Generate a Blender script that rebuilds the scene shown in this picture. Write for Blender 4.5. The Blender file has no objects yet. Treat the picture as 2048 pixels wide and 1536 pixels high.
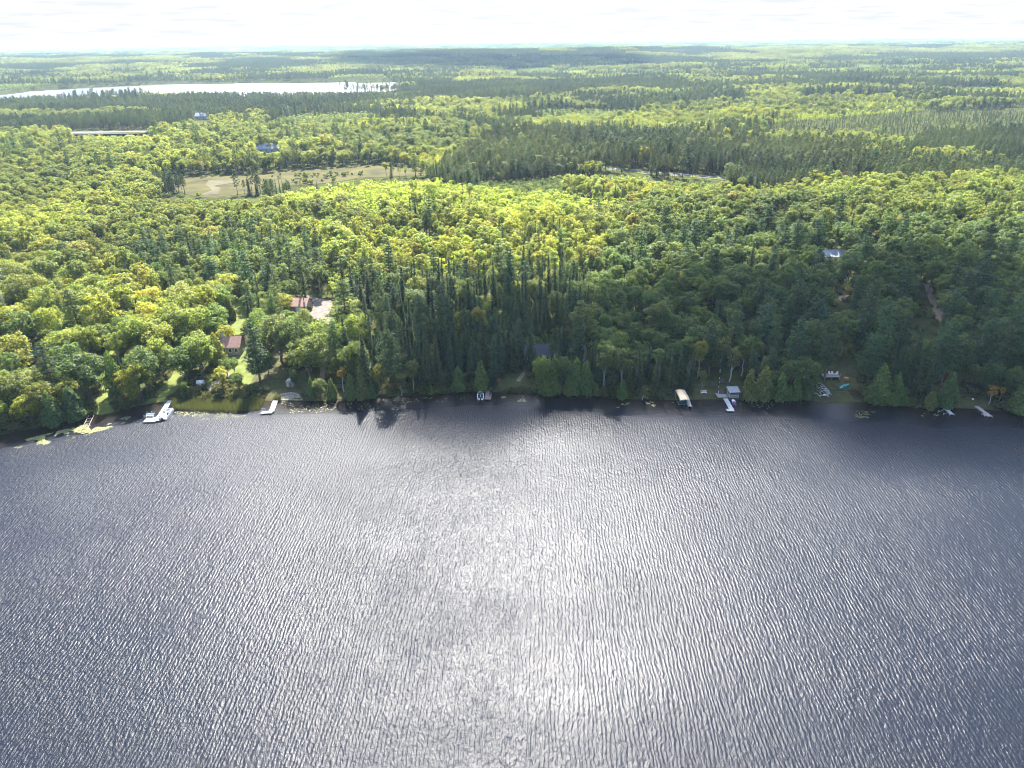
import bpy, bmesh, math, random
import numpy as np
from mathutils import Vector, Matrix, noise as mnoise

R = math.radians
S = bpy.context.scene
rng = np.random.default_rng(11)
random.seed(11)

# ------------------------------------------------------------------ camera, sky, sun, exposure
FPX, PITCH, ROLL, ALT = 1420.0, 25.9, -0.67, 100.0
CAMROT = Matrix.Rotation(R(90 - PITCH), 3, 'X') @ Matrix.Rotation(R(ROLL), 3, 'Z')
CAMPOS = Vector((0, 0, ALT))
cd = bpy.data.cameras.new('camera'); cd.sensor_width = 36; cd.lens = 36 * FPX / 2048
cd.clip_start = 1; cd.clip_end = 60000
cam = bpy.data.objects.new('camera', cd); S.collection.objects.link(cam)
cam.matrix_world = Matrix.Translation(CAMPOS) @ CAMROT.to_4x4()
S.camera = cam

SUN_EL, SUN_AZ = 46.0, -3.0            # azimuth measured from +Y towards +X
sd = Vector((math.sin(R(SUN_AZ)) * math.cos(R(SUN_EL)), math.cos(R(SUN_AZ)) * math.cos(R(SUN_EL)), math.sin(R(SUN_EL))))
sl = bpy.data.lights.new('sun', 'SUN'); sl.energy = 4.8; sl.angle = R(0.53); sl.color = (1, .955, .87)
so = bpy.data.objects.new('sun', sl); S.collection.objects.link(so)
so.rotation_euler = (-sd).to_track_quat('-Z', 'Y').to_euler()

W = bpy.data.worlds.new('World'); S.world = W; W.use_nodes = True
nt = W.node_tree; nt.nodes.clear(); N = nt.nodes.new; L = nt.links.new
sky = N('ShaderNodeTexSky'); sky.sky_type = 'NISHITA'; sky.sun_disc = False
sky.sun_elevation = R(SUN_EL); sky.sun_rotation = R(SUN_AZ); sky.altitude = 450; sky.air_density = 1.0; sky.dust_density = 1.2; sky.ozone_density = 1.3
b1 = N('ShaderNodeBackground'); b1.inputs[1].default_value = 0.13; L(sky.outputs[0], b1.inputs[0])
b2 = N('ShaderNodeBackground'); b2.inputs[1].default_value = 0.21
tc = N('ShaderNodeTexCoord'); sep = N('ShaderNodeSeparateXYZ'); L(tc.outputs['Generated'], sep.inputs[0])
def math_n(op, a, b=None):
    m = N('ShaderNodeMath'); m.operation = op
    for i, v in enumerate((a, b)):
        if v is None: continue
        if isinstance(v, (int, float)): m.inputs[i].default_value = v
        else: L(v, m.inputs[i])
    return m.outputs[0]
zz = math_n('ADD', math_n('MAXIMUM', sep.outputs['Z'], 0.0), 0.06)
cx = math_n('DIVIDE', sep.outputs['X'], zz); cy = math_n('DIVIDE', sep.outputs['Y'], zz)
cmb = N('ShaderNodeCombineXYZ'); L(cx, cmb.inputs[0]); L(cy, cmb.inputs[1]); cmb.inputs[2].default_value = 3.7
nz = N('ShaderNodeTexNoise'); nz.inputs['Scale'].default_value = 0.75; nz.inputs['Detail'].default_value = 7; nz.inputs['Roughness'].default_value = .6
L(cmb.outputs[0], nz.inputs['Vector'])
# a broken deck of cloud that closes towards the horizon by perspective
hz = math_n('MULTIPLY', math_n('SUBTRACT', 1.0, math_n('MINIMUM', math_n('MULTIPLY', sep.outputs['Z'], 2.2), 1.0)), 0.30)
rp = N('ShaderNodeValToRGB'); rp.color_ramp.elements[0].position = .50; rp.color_ramp.elements[1].position = .68
L(math_n('ADD', nz.outputs['Fac'], hz), rp.inputs[0])
n3 = N('ShaderNodeTexNoise'); n3.inputs['Scale'].default_value = 1.6; n3.inputs['Detail'].default_value = 6; L(cmb.outputs[0], n3.inputs['Vector'])
r3 = N('ShaderNodeValToRGB'); r3.color_ramp.elements[0].position = .35; r3.color_ramp.elements[0].color = (.80, .84, .90, 1); r3.color_ramp.elements[1].position = .6; r3.color_ramp.elements[1].color = (1, 1, 1, 1); L(n3.outputs['Fac'], r3.inputs[0]); L(r3.outputs[0], b2.inputs[0])
mx = N('ShaderNodeMixShader'); L(rp.outputs[0], mx.inputs[0]); L(b1.outputs[0], mx.inputs[1]); L(b2.outputs[0], mx.inputs[2])
# thin cloud scatters sunlight forward: brighter the closer it stands to the sun
dp = N('ShaderNodeVectorMath'); dp.operation = 'DOT_PRODUCT'; L(tc.outputs['Generated'], dp.inputs[0]); dp.inputs[1].default_value = sd
L(math_n('ADD', 0.21, math_n('MULTIPLY', math_n('POWER', math_n('MAXIMUM', dp.outputs['Value'], 0.0), 14.0), 1.5)), b2.inputs[1])
wo = N('ShaderNodeOutputWorld'); L(mx.outputs[0], wo.inputs[0])

S.view_settings.view_transform = 'Standard'; S.view_settings.look = 'None'
S.view_settings.exposure = 2.35; S.view_settings.gamma = 1
S.render.engine = 'CYCLES'
cy_ = S.cycles; cy_.max_bounces = 5; cy_.diffuse_bounces = 2; cy_.glossy_bounces = 2; cy_.transmission_bounces = 3
cy_.transparent_max_bounces = 10; cy_.volume_bounces = 0; cy_.sample_clamp_indirect = 4; cy_.caustics_reflective = False; cy_.caustics_refractive = False
cy_.use_denoising = True; cy_.filter_width = 1.0

# ------------------------------------------------------------------ pixel of the 2048x1536 photo <-> place
def at(px, py, z=0.0):
    d = CAMROT @ Vector(((px - 1024) / FPX, (768 - py) / FPX, -1))
    t = (z - ALT) / d.z
    return Vector((d.x * t, d.y * t, z))
CI = np.array(CAMROT.transposed())
def proj(P):
    q = (np.asarray(P, float).reshape(-1, 3) - np.array(CAMPOS)) @ CI.T
    return np.stack([1024 - FPX * q[:, 0] / q[:, 2], 768 + FPX * q[:, 1] / q[:, 2]], 1)
def inpoly(X, Y, poly):
    X = np.asarray(X); Y = np.asarray(Y); ins = np.zeros(X.shape, bool); n = len(poly)
    for i in range(n):
        x1, y1 = poly[i]; x2, y2 = poly[(i + 1) % n]
        if y1 == y2: continue
        ins ^= ((y1 > Y) != (y2 > Y)) & (X < (x2 - x1) * (Y - y1) / (y2 - y1) + x1)
    return ins
def wpoly(pts, z=0.0): return [tuple(at(x, y, z))[:2] for x, y in pts]
def vnoise(X, Y, s, seed=0):
    """smooth value noise, vectorised"""
    x = np.asarray(X, float) / s + seed * 17.31; y = np.asarray(Y, float) / s - seed * 9.7
    xi = np.floor(x); yi = np.floor(y); fx = x - xi; fy = y - yi
    fx = fx * fx * (3 - 2 * fx); fy = fy * fy * (3 - 2 * fy)
    h = lambda a, b: np.mod(np.sin(a * 127.1 + b * 311.7 + seed * 7.7) * 43758.5453, 1.0)
    return (h(xi, yi) * (1 - fx) + h(xi + 1, yi) * fx) * (1 - fy) + (h(xi, yi + 1) * (1 - fx) + h(xi + 1, yi + 1) * fx) * fy
sstep = lambda a, b, x: (lambda t: t * t * (3 - 2 * t))(np.clip((x - a) / (b - a), 0, 1))

# ------------------------------------------------------------------ the lie of the land
SHPX = [(-60, 884), (0, 868), (86, 854), (182, 831), (234, 826), (294, 808), (340, 800), (440, 799), (530, 800), (560, 803), (610, 802), (701, 801), (792, 792), (870, 789),
        (949, 782), (983, 784), (1064, 786), (1194, 792), (1230, 798), (1324, 799), (1429, 797), (1484, 800), (1624, 801), (1648, 806),
        (1692, 807), (1722, 804), (1796, 810), (1840, 818), (1885, 815), (1974, 819), (2048, 827), (2110, 836)]
SH = np.array([tuple(at(x, y))[:2] for x, y in SHPX])
SH = np.vstack([[SH[0, 0] - 600, SH[0, 1] - 160], SH, [SH[-1, 0] + 600, SH[-1, 1] - 120]])
def ysh(X): return np.interp(X, SH[:, 0], SH[:, 1])
FARLAKE = wpoly([(-60, 196), (10, 188), (60, 182), (200, 174), (330, 168), (500, 165.5), (700, 164.5), (795, 164), (830, 170), (790, 186), (600, 196), (400, 202), (200, 206), (60, 211), (-60, 216)])
FLC = np.array(FARLAKE)
MEADOW = wpoly([(290, 356), (400, 352), (480, 350), (640, 336), (760, 331), (875, 340), (880, 348), (850, 352), (720, 357), (650, 368), (570, 374), (530, 384), (440, 396), (390, 398), (330, 372)], 4)
def height(X, Y):
    X = np.asarray(X, float); Y = np.asarray(Y, float); v = Y - ysh(X)
    z = np.where(v < 0, np.maximum(v * 0.16, -3.5), 0.0)
    z = z + (v > 0) * (0.12 + 1.25 * sstep(0, 7, v) + 2.2 * sstep(6, 70, v) + 1.3 * sstep(60, 220, v) * vnoise(X, Y, 70, 1))
    far = sstep(700, 1500, Y)
    z = z + far * 4 * vnoise(X, Y, 260, 2)
    hl = sstep(2500, 4200, np.hypot(X, Y))
    z = z + hl * (24 * vnoise(X, Y, 1500, 3) + 12 * vnoise(X, Y, 520, 4) + 10 * vnoise(X, Y, 210, 9))
    # the low ridge beyond the far lake
    rx = (X - 150) / 900.0; ry = (Y - 3900) / 330.0
    z = z + 17 * np.exp(-(ry * ry)) * np.exp(-rx ** 4) * (0.6 + 0.6 * vnoise(X, Y, 260, 6))
    rx = (X - 1500) / 330.0; ry = (Y - 3700) / 260.0
    z = z + 12 * np.exp(-(ry * ry)) * np.exp(-rx ** 4) * (0.6 + 0.6 * vnoise(X, Y, 200, 6))
    d = inpoly(X, Y, FARLAKE)
    return np.where(d, -1.5, z)
def hz1(x, y): return float(height(np.array([x]), np.array([y]))[0])
def gp(px, py, it=4):
    """point of the land seen at a pixel"""
    z = 2.0
    for _ in range(it):
        p = at(px, py, z); z = hz1(p.x, p.y)
    return at(px, py, z)

# ------------------------------------------------------------------ mesh helpers
COL = S.collection
def tag(o, label=None, cat=None, group=None, kind=None):
    for k, v in (('label', label), ('category', cat), ('group', group), ('kind', kind)):
        if v: o[k] = v
    return o
def np_mesh(name, V, F, mats=(), mi=None, smooth=False):
    V = np.asarray(V, np.float32); F = np.asarray(F, np.int32); k = F.shape[1]
    me = bpy.data.meshes.new(name); me.vertices.add(len(V)); me.vertices.foreach_set('co', V.ravel())
    me.loops.add(F.size); me.loops.foreach_set('vertex_index', F.ravel())
    me.polygons.add(len(F)); me.polygons.foreach_set('loop_start', np.arange(0, F.size, k, dtype=np.int32)); me.polygons.foreach_set('loop_total', np.full(len(F), k, np.int32))
    for m in mats: me.materials.append(m)
    if mi is not None: me.polygons.foreach_set('material_index', np.asarray(mi, np.int32))
    if smooth: me.polygons.foreach_set('use_smooth', np.ones(len(F), bool))
    me.update(calc_edges=True); me.validate()
    return me
def link(name, me, parent=None, loc=None):
    o = bpy.data.objects.new(name, me); COL.objects.link(o)
    if parent: o.parent = parent
    if loc is not None: o.location = loc
    return o
def empty(name, loc, rz=0):
    o = bpy.data.objects.new(name, None); COL.objects.link(o); o.empty_display_size = .5
    o.location = loc; o.rotation_euler = (0, 0, rz); return o
class MB:
    def __init__(s): s.v = []; s.f = []
    def add(s, vs, fs):
        k = len(s.v); s.v += [tuple(v) for v in vs]; s.f += [tuple(i + k for i in f) for f in fs]; return s
    def box(s, c, d, rz=0.0, rx=0.0, taper=1.0):
        M = Matrix.Rotation(rz, 3, 'Z') @ Matrix.Rotation(rx, 3, 'X'); c = Vector(c)
        vs = []
        for z in (-.5, .5):
            t = taper if z > 0 else 1
            for x, y in ((-.5, -.5), (.5, -.5), (.5, .5), (-.5, .5)): vs.append(c + M @ Vector((x * d[0] * t, y * d[1] * t, z * d[2])))
        return s.add(vs, [(0, 3, 2, 1), (4, 5, 6, 7), (0, 1, 5, 4), (1, 2, 6, 5), (2, 3, 7, 6), (3, 0, 4, 7)])
    def bar(s, a, b, r=.05, r2=None, n=6):
        a = Vector(a); b = Vector(b); r2 = r if r2 is None else r2
        q = (b - a).to_track_quat('Z', 'Y'); vs = []
        for p, rr in ((a, r), (b, r2)):
            for i in range(n): vs.append(p + q @ Vector((rr * math.cos(2 * math.pi * i / n), rr * math.sin(2 * math.pi * i / n), 0)))
        fs = [(i, (i + 1) % n, n + (i + 1) % n, n + i) for i in range(n)] + [tuple(range(n - 1, -1, -1)), tuple(range(n, 2 * n))]
        return s.add(vs, fs)
    def prism(s, pts, z0, z1):
        n = len(pts); vs = [(x, y, z0) for x, y in pts] + [(x, y, z1) for x, y in pts]
        return s.add(vs, [tuple(range(n - 1, -1, -1)), tuple(range(n, 2 * n))] + [(i, (i + 1) % n, n + (i + 1) % n, n + i) for i in range(n)])
    def loft(s, rings, cap=True):
        n = len(rings[0]); vs = [p for r in rings for p in r]; fs = []
        for k in range(len(rings) - 1):
            for i in range(n): fs.append((k * n + i, k * n + (i + 1) % n, (k + 1) * n + (i + 1) % n, (k + 1) * n + i))
        if cap: fs += [tuple(range(n - 1, -1, -1)), tuple(range((len(rings) - 1) * n, len(rings) * n))]
        return s.add(vs, fs)
    def build(s, name, mat, parent=None, smooth=False):
        me = bpy.data.meshes.new(name); me.from_pydata(s.v, [], s.f); me.materials.append(mat); me.update()
        if smooth: me.polygons.foreach_set('use_smooth', [True] * len(me.polygons))
        o = bpy.data.objects.new(name, me); COL.objects.link(o)
        if parent: o.parent = parent
        return o

# ------------------------------------------------------------------ materials
def newmat(name):
    m = bpy.data.materials.new(name); m.use_nodes = True; t = m.node_tree; t.nodes.clear(); return m, t
def mnode(t, kind, **kw):
    n = t.nodes.new(kind)
    for k, v in kw.items():
        if k in n.inputs: n.inputs[k].default_value = v
        else: setattr(n, k, v)
    return n
def solid(name, col, rough=.7, var=.25, scale=1.5, metal=0.0, spec=.35, bump=0.0):
    m, t = newmat(name)
    p = mnode(t, 'ShaderNodeBsdfPrincipled'); p.inputs['Roughness'].default_value = rough; p.inputs['Metallic'].default_value = metal; p.inputs['Specular IOR Level'].default_value = spec
    tcn = mnode(t, 'ShaderNodeTexCoord'); n = mnode(t, 'ShaderNodeTexNoise', Scale=scale, Detail=5.0); t.links.new(tcn.outputs['Object'], n.inputs['Vector'])
    r = mnode(t, 'ShaderNodeValToRGB'); r.color_ramp.elements[0].position = .25; r.color_ramp.elements[1].position = .75
    r.color_ramp.elements[0].color = (*[c * (1 - var) for c in col], 1); r.color_ramp.elements[1].color = (*[min(1, c * (1 + var)) for c in col], 1)
    t.links.new(n.outputs['Fac'], r.inputs[0]); t.links.new(r.outputs[0], p.inputs['Base Color'])
    if bump:
        b = mnode(t, 'ShaderNodeBump', Strength=1.0, Distance=bump); t.links.new(n.outputs['Fac'], b.inputs['Height']); t.links.new(b.outputs[0], p.inputs['Normal'])
    o = mnode(t, 'ShaderNodeOutputMaterial'); t.links.new(p.outputs[0], o.inputs[0])
    return m
def leafmat(name, trans=.42, warm=(1.25, 1.1, .55), rough=.5, spec=.25, fixed=None):
    """foliage: the tree's own tint, a little different on every leaf clump, letting light through"""
    m, t = newmat(name); lk = t.links.new
    if fixed:
        at_ = mnode(t, 'ShaderNodeRGB'); at_.outputs[0].default_value = (*fixed, 1); colout = at_.outputs[0]
    else:
        at_ = mnode(t, 'ShaderNodeAttribute'); at_.attribute_type = 'INSTANCER'; at_.attribute_name = 'tint'; colout = at_.outputs['Color']
    g = mnode(t, 'ShaderNodeNewGeometry')
    mr = mnode(t, 'ShaderNodeMapRange'); mr.inputs['To Min'].default_value = .62; mr.inputs['To Max'].default_value = 1.4
    lk(g.outputs['Random Per Island'], mr.inputs['Value'])
    vm = mnode(t, 'ShaderNodeVectorMath', operation='SCALE'); lk(colout, vm.inputs[0]); lk(mr.outputs[0], vm.inputs['Scale'])
    p = mnode(t, 'ShaderNodeBsdfPrincipled'); p.inputs['Roughness'].default_value = rough; p.inputs['Specular IOR Level'].default_value = spec
    lk(vm.outputs[0], p.inputs['Base Color'])
    vw = mnode(t, 'ShaderNodeVectorMath', operation='MULTIPLY'); lk(vm.outputs[0], vw.inputs[0]); vw.inputs[1].default_value = warm
    tr = mnode(t, 'ShaderNodeBsdfTranslucent'); lk(vw.outputs[0], tr.inputs['Color'])
    ms = mnode(t, 'ShaderNodeMixShader'); ms.inputs[0].default_value = trans; lk(p.outputs[0], ms.inputs[1]); lk(tr.outputs[0], ms.inputs[2])
    o = mnode(t, 'ShaderNodeOutputMaterial'); lk(ms.outputs[0], o.inputs[0])
    return m
M = {}
M['leaf'] = leafmat('broad_leaf', .58, (2.55, 2.2, 1.25), .5, .26)
M['needle'] = leafmat('needle', .35, (2.2, 1.95, .9), .6, .12)
M['bark'] = solid('bark_grey', (.11, .09, .075), .9, .35, 3)
M['barkr'] = solid('bark_red_pine', (.16, .095, .065), .9, .35, 3)
M['barkw'] = solid('bark_birch', (.40, .38, .34), .8, .3, 2); M['barka'] = solid('bark_aspen', (.20, .19, .16), .85, .3, 2)
M['barkd'] = solid('bark_dead', (.33, .31, .3), .9, .25, 3)

# ------------------------------------------------------------------ ground
def ground_material():
    m, t = newmat('forest_floor'); lk = t.links.new
    tcn = mnode(t, 'ShaderNodeTexCoord')
    n1 = mnode(t, 'ShaderNodeTexNoise', Scale=.12, Detail=8.0); n2 = mnode(t, 'ShaderNodeTexNoise', Scale=.0035, Detail=9.0, Roughness=.62)
    for n in (n1, n2): lk(tcn.outputs['Object'], n.inputs['Vector'])
    r1 = mnode(t, 'ShaderNodeValToRGB'); e = r1.color_ramp.elements
    e[0].position = .3; e[0].color = (.035, .030, .016, 1); e[1].position = .68; e[1].color = (.07, .085, .028, 1)
    lk(n1.outputs['Fac'], r1.inputs[0])
    r2 = mnode(t, 'ShaderNodeValToRGB'); e = r2.color_ramp.elements
    e[0].position = .40; e[0].color = (.030, .05, .022, 1); e[1].position = .60; e[1].color = (.11, .135, .035, 1)
    lk(n2.outputs['Fac'], r2.inputs[0])
    sp = mnode(t, 'ShaderNodeVectorMath', operation='LENGTH'); lk(tcn.outputs['Object'], sp.inputs[0])
    mr = mnode(t, 'ShaderNodeMapRange'); mr.inputs['From Min'].default_value = 2200; mr.inputs['From Max'].default_value = 4200; lk(sp.outputs['Value'], mr.inputs['Value'])
    mx = mnode(t, 'ShaderNodeMixRGB'); lk(mr.outputs[0], mx.inputs[0]); lk(r1.outputs[0], mx.inputs[1]); lk(r2.outputs[0], mx.inputs[2])
    p = mnode(t, 'ShaderNodeBsdfDiffuse'); lk(mx.outputs[0], p.inputs['Color'])
    o = mnode(t, 'ShaderNodeOutputMaterial'); lk(p.outputs[0], o.inputs[0]); return m
M['ground'] = ground_material()
def strip_grid(xs, vs, fz, name, mat, dy=None):
    X, V = np.meshgrid(xs, vs); Y = ysh(X) * np.clip(1 - V / 3000, 0, 1) + V + np.clip(V / 3000, 0, 1) * 200
    Z = fz(X, Y, V); nx, ny = len(xs), len(vs)
    idx = np.arange(nx * ny).reshape(ny, nx)
    F = np.stack([idx[:-1, :-1], idx[:-1, 1:], idx[1:, 1:], idx[1:, :-1]], -1).reshape(-1, 4)
    return np_mesh(name, np.stack([X, Y, Z], -1).reshape(-1, 3), F, [mat], smooth=True), V.ravel()
vs_near = np.array([-260, -120, -60, -30, -16, -9, -5, -3, -1.5, -.5, 0, .5, 1, 2, 3, 4.5, 6, 8, 10, 13, 17, 22, 28, 36, 46, 58, 72, 90, 110, 135, 165, 200, 240, 290, 350, 420, 500, 590, 700])
me, _ = strip_grid(np.arange(-900, 901, 6.0), vs_near, lambda X, Y, V: height(X, Y), 'ground', M['ground'])
ground = tag(link('ground', me), kind='structure')
# far country: rows grow with distance, out to the horizon
ang = np.linspace(-math.tan(R(48)), math.tan(R(48)), 420)
dist = [905.0]
while dist[-1] < 15000: dist.append(dist[-1] * 1.016 + 2)
dist = np.array([860, 882] + dist)
D, A = np.meshgrid(dist, ang, indexing='ij'); X = D * A; Y = D
Z = height(X, Y)
Z[:2] -= 4
ny, nx = X.shape; idx = np.arange(nx * ny).reshape(ny, nx)
F = np.stack([idx[:-1, :-1], idx[:-1, 1:], idx[1:, 1:], idx[1:, :-1]], -1).reshape(-1, 4)
# far woods are a canopy: raise the sheet to crown height with ragged tops beyond the scattered trees
can = sstep(4600, 5200, np.hypot(X, Y)) * (7 + 13 * rng.random(X.shape))
me = np_mesh('country', np.stack([X, Y, Z + can], -1).reshape(-1, 3), F, [M['ground']], smooth=False)
tag(link('terrain', me), kind='structure')

# ------------------------------------------------------------------ water
def water_material(name, deep, shallow, amp, near=True, spec=.23):
    m, t = newmat(name); lk = t.links.new
    tcn = mnode(t, 'ShaderNodeTexCoord')
    def mapped(rz, sc):
        mp = mnode(t, 'ShaderNodeMapping'); mp.inputs['Rotation'].default_value = (0, 0, R(rz)); mp.inputs['Scale'].default_value = sc; lk(tcn.outputs['Object'], mp.inputs[0]); return mp.outputs[0]
    hs = []
    for rz, sc, d, k in ((8, (2.0, .80, 1), 3.0, .34), (-20, (3.1, 1.4, 1), 2.0, .24), (3, (6.5, 4.8, 1), 3.0, .10), (55, (1.4, 1.0, 1), 2.0, .30), (-60, (.42, .3, 1), 2.0, .34)):
        n = mnode(t, 'ShaderNodeTexNoise', Scale=1.0, Detail=d, Roughness=.5, Distortion=.35); lk(mapped(rz, sc), n.inputs['Vector'])
        mm = mnode(t, 'ShaderNodeMath', operation='MULTIPLY'); lk(n.outputs['Fac'], mm.inputs[0]); mm.inputs[1].default_value = k; hs.append(mm.outputs[0])
    # long-crested wind waves
    w = mnode(t, 'ShaderNodeTexWave'); w.wave_profile = 'SIN'; w.bands_direction = 'X'
    for k, v in (('Scale', .44), ('Distortion', 11.0), ('Detail', 3.0), ('Detail Scale', .42), ('Detail Roughness', .55)): w.inputs[k].default_value = v
    lk(mapped(6, (1, .38, 1)), w.inputs['Vector'])
    mm = mnode(t, 'ShaderNodeMath', operation='MULTIPLY'); lk(w.outputs['Fac'], mm.inputs[0]); mm.inputs[1].default_value = .09; hs.append(mm.outputs[0])
    s = hs[0]
    for h in hs[1:]:
        a = mnode(t, 'ShaderNodeMath', operation='ADD'); lk(s, a.inputs[0]); lk(h, a.inputs[1]); s = a.outputs[0]
    # gusts: patches where the wind ruffles the water more or less
    gn = mnode(t, 'ShaderNodeTexNoise', Scale=.015, Detail=4.0, Roughness=.55); lk(mapped(20, (1, 1.7, 1)), gn.inputs['Vector'])
    gm = mnode(t, 'ShaderNodeMapRange'); gm.inputs['From Min'].default_value = .3; gm.inputs['From Max'].default_value = .7; gm.inputs['To Min'].default_value = .42; gm.inputs['To Max'].default_value = 1.2; lk(gn.outputs['Fac'], gm.inputs['Value'])
    bp = mnode(t, 'ShaderNodeBump', Strength=1.0); lk(s, bp.inputs['Height'])
    dm = mnode(t, 'ShaderNodeMath', operation='MULTIPLY'); lk(gm.outputs[0], dm.inputs[0]); dm.inputs[1].default_value = amp
    p = mnode(t, 'ShaderNodeBsdfPrincipled'); p.inputs['Roughness'].default_value = .31; p.inputs['IOR'].default_value = 1.333; p.inputs['Specular IOR Level'].default_value = spec
    rn = mnode(t, 'ShaderNodeTexNoise', Scale=.011, Detail=3.0); lk(mapped(-35, (1, 1.6, 1)), rn.inputs['Vector'])
    rm = mnode(t, 'ShaderNodeMapRange'); rm.inputs['From Min'].default_value = .35; rm.inputs['From Max'].default_value = .65; rm.inputs['To Min'].default_value = .31; rm.inputs['To Max'].default_value = .40; lk(rn.outputs['Fac'], rm.inputs['Value']); lk(rm.outputs[0], p.inputs['Roughness'])
    if near:
        a = mnode(t, 'ShaderNodeAttribute'); a.attribute_name = 'depth'
        mc = mnode(t, 'ShaderNodeMixRGB'); mc.inputs[1].default_value = (*shallow, 1); mc.inputs[2].default_value = (*deep, 1)
        nn = mnode(t, 'ShaderNodeTexNoise', Scale=.12, Detail=4.0); lk(tcn.outputs['Object'], nn.inputs['Vector'])
        ad = mnode(t, 'ShaderNodeMath', operation='MULTIPLY_ADD'); lk(nn.outputs['Fac'], ad.inputs[0]); ad.inputs[1].default_value = .5; lk(a.outputs['Fac'], ad.inputs[2])
        sb = mnode(t, 'ShaderNodeMath', operation='SUBTRACT'); sb.use_clamp = True; lk(ad.outputs[0], sb.inputs[0]); sb.inputs[1].default_value = .25
        lk(sb.outputs[0], mc.inputs[0]); lk(mc.outputs[0], p.inputs['Base Color'])
        a2 = mnode(t, 'ShaderNodeAttribute'); a2.attribute_name = 'chop'
        d3 = mnode(t, 'ShaderNodeMath', operation='MULTIPLY'); lk(rm.outputs[0], d3.inputs[0]); lk(a2.outputs['Fac'], d3.inputs[1]); lk(d3.outputs[0], p.inputs['Roughness'])
        d2 = mnode(t, 'ShaderNodeMath', operation='MULTIPLY'); lk(dm.outputs[0], d2.inputs[0]); lk(a2.outputs['Fac'], d2.inputs[1]); lk(d2.outputs[0], bp.inputs['Distance'])
    else:
        p.inputs['Base Color'].default_value = (*deep, 1); lk(dm.outputs[0], bp.inputs['Distance'])
    lk(bp.outputs[0], p.inputs['Normal'])
    o = mnode(t, 'ShaderNodeOutputMaterial'); lk(p.outputs[0], o.inputs[0]); return m
M['water'] = water_material('lake_water', (.0055, .008, .0145), (.016, .011, .006), .42)
vw = np.array([-420, -260, -200, -150, -110, -80, -60, -45, -34, -26, -20, -15, -11, -8, -5.5, -3.5, -2, -1, 0, 1.2])
me, V = strip_grid(np.arange(-900, 901, 6.0), vw, lambda X, Y, V: np.zeros_like(X), 'lake_water', M['water'])
a = me.attributes.new('depth', 'FLOAT', 'POINT'); a.data.foreach_set('value', sstep(0, 13, -V).astype(np.float32))
a = me.attributes.new('chop', 'FLOAT', 'POINT'); a.data.foreach_set('value', (.55 + .45 * sstep(3, 18, -V)).astype(np.float32))
tag(link('lake_water', me), kind='structure')
M['farwater'] = water_material('far_lake_water', (.03, .04, .06), (0, 0, 0), .25, near=False, spec=.9)
mb = MB(); fx, fy = FLC[:, 0], FLC[:, 1]
mb.add([(fx.min() - 150, fy.min() - 60, -.6), (fx.max() + 150, fy.min() - 60, -.6), (fx.max() + 150, fy.max() + 60, -.6), (fx.min() - 150, fy.max() + 60, -.6)], [(0, 1, 2, 3)])
tag(mb.build('far_lake_water', M['farwater']), kind='structure')

# ------------------------------------------------------------------ sheets lying on the ground: lawns, drives, meadow, road
def sheet(name, poly, mat, lift=.06, step=3.0, kind='structure', wob=0.0):
    bm = bmesh.new(); pts = []
    for i, (x, y) in enumerate(poly):
        x2, y2 = poly[(i + 1) % len(poly)]; n = max(1, int(math.hypot(x2 - x, y2 - y) / max(step, 1.5)))
        for k in range(n):
            a = x + (x2 - x) * k / n; b = y + (y2 - y) * k / n
            pts.append((a + wob * (float(vnoise(a, b, step * 1.3, 5)) - .5), b + wob * (float(vnoise(a, b, step * 1.3, 8)) - .5)))
    f = bm.faces.new([bm.verts.new((x, y, 0)) for x, y in pts])
    bmesh.ops.triangulate(bm, faces=[f])
    P = np.array(pts)
    for ax in (0, 1):
        c = math.floor(P[:, ax].min() / step) * step
        while c < P[:, ax].max():
            no = (1, 0, 0) if ax == 0 else (0, 1, 0); co = (c, 0, 0) if ax == 0 else (0, c, 0)
            bmesh.ops.bisect_plane(bm, geom=bm.verts[:] + bm.edges[:] + bm.faces[:], plane_co=co, plane_no=no, dist=1e-4); c += step
    XY = np.array([(v.co.x, v.co.y) for v in bm.verts]); ZZ = height(XY[:, 0], XY[:, 1]) + lift
    for v, z in zip(bm.verts, ZZ): v.co.z = z
    bmesh.ops.recalc_face_normals(bm, faces=bm.faces[:])
    me = bpy.data.meshes.new(name); bm.to_mesh(me); bm.free(); me.materials.append(mat)
    if sum(p.normal.z for p in me.polygons) < 0: me.flip_normals()
    return tag(link(name, me), kind=kind)
M['lawn'] = solid('lawn', (.115, .135, .035), .95, .3, .35, spec=.1)
M['roughgrass'] = solid('rough_grass', (.062, .06, .024), .95, .4, .5, spec=.1)
M['meadow'] = solid('bog_meadow', (.060, .054, .014), .95, .5, .06, spec=.1)
M['sand'] = solid('sand_track', (.20, .15, .105), .95, .25, .4, spec=.1)
M['gravel'] = solid('gravel', (.15, .13, .112), .95, .3, .5, spec=.1)
M['asphalt'] = solid('asphalt', (.11, .108, .105), .9, .12, .3)
M['bogpatch'] = solid('dry_bog_patch', (.085, .075, .042), .95, .3, .08, spec=.1)
GP = lambda pts: [tuple(gp(x, y))[:2] for x, y in pts]
LAWNS = [GP([(186, 829), (206, 829), (226, 824), (232, 800), (226, 782), (216, 770), (230, 748), (242, 700), (236, 680), (222, 690), (212, 735), (206, 765), (196, 790), (186, 815)]),
         GP([(296, 806), (338, 800), (360, 778), (372, 752), (392, 720), (372, 712), (350, 735), (336, 768), (310, 788)]),
         GP([(452, 770), (500, 772), (520, 735), (505, 700), (470, 690), (440, 722), (430, 760)]),
         GP([(466, 600), (488, 596), (496, 640), (492, 672), (462, 668), (458, 640)]),
         GP([(0, 800), (22, 775), (26, 752), (-10, 760), (-20, 800)])]
for k, p in enumerate(LAWNS): sheet('lawn', p, M['lawn'], .07, 3, wob=1.6)
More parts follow.
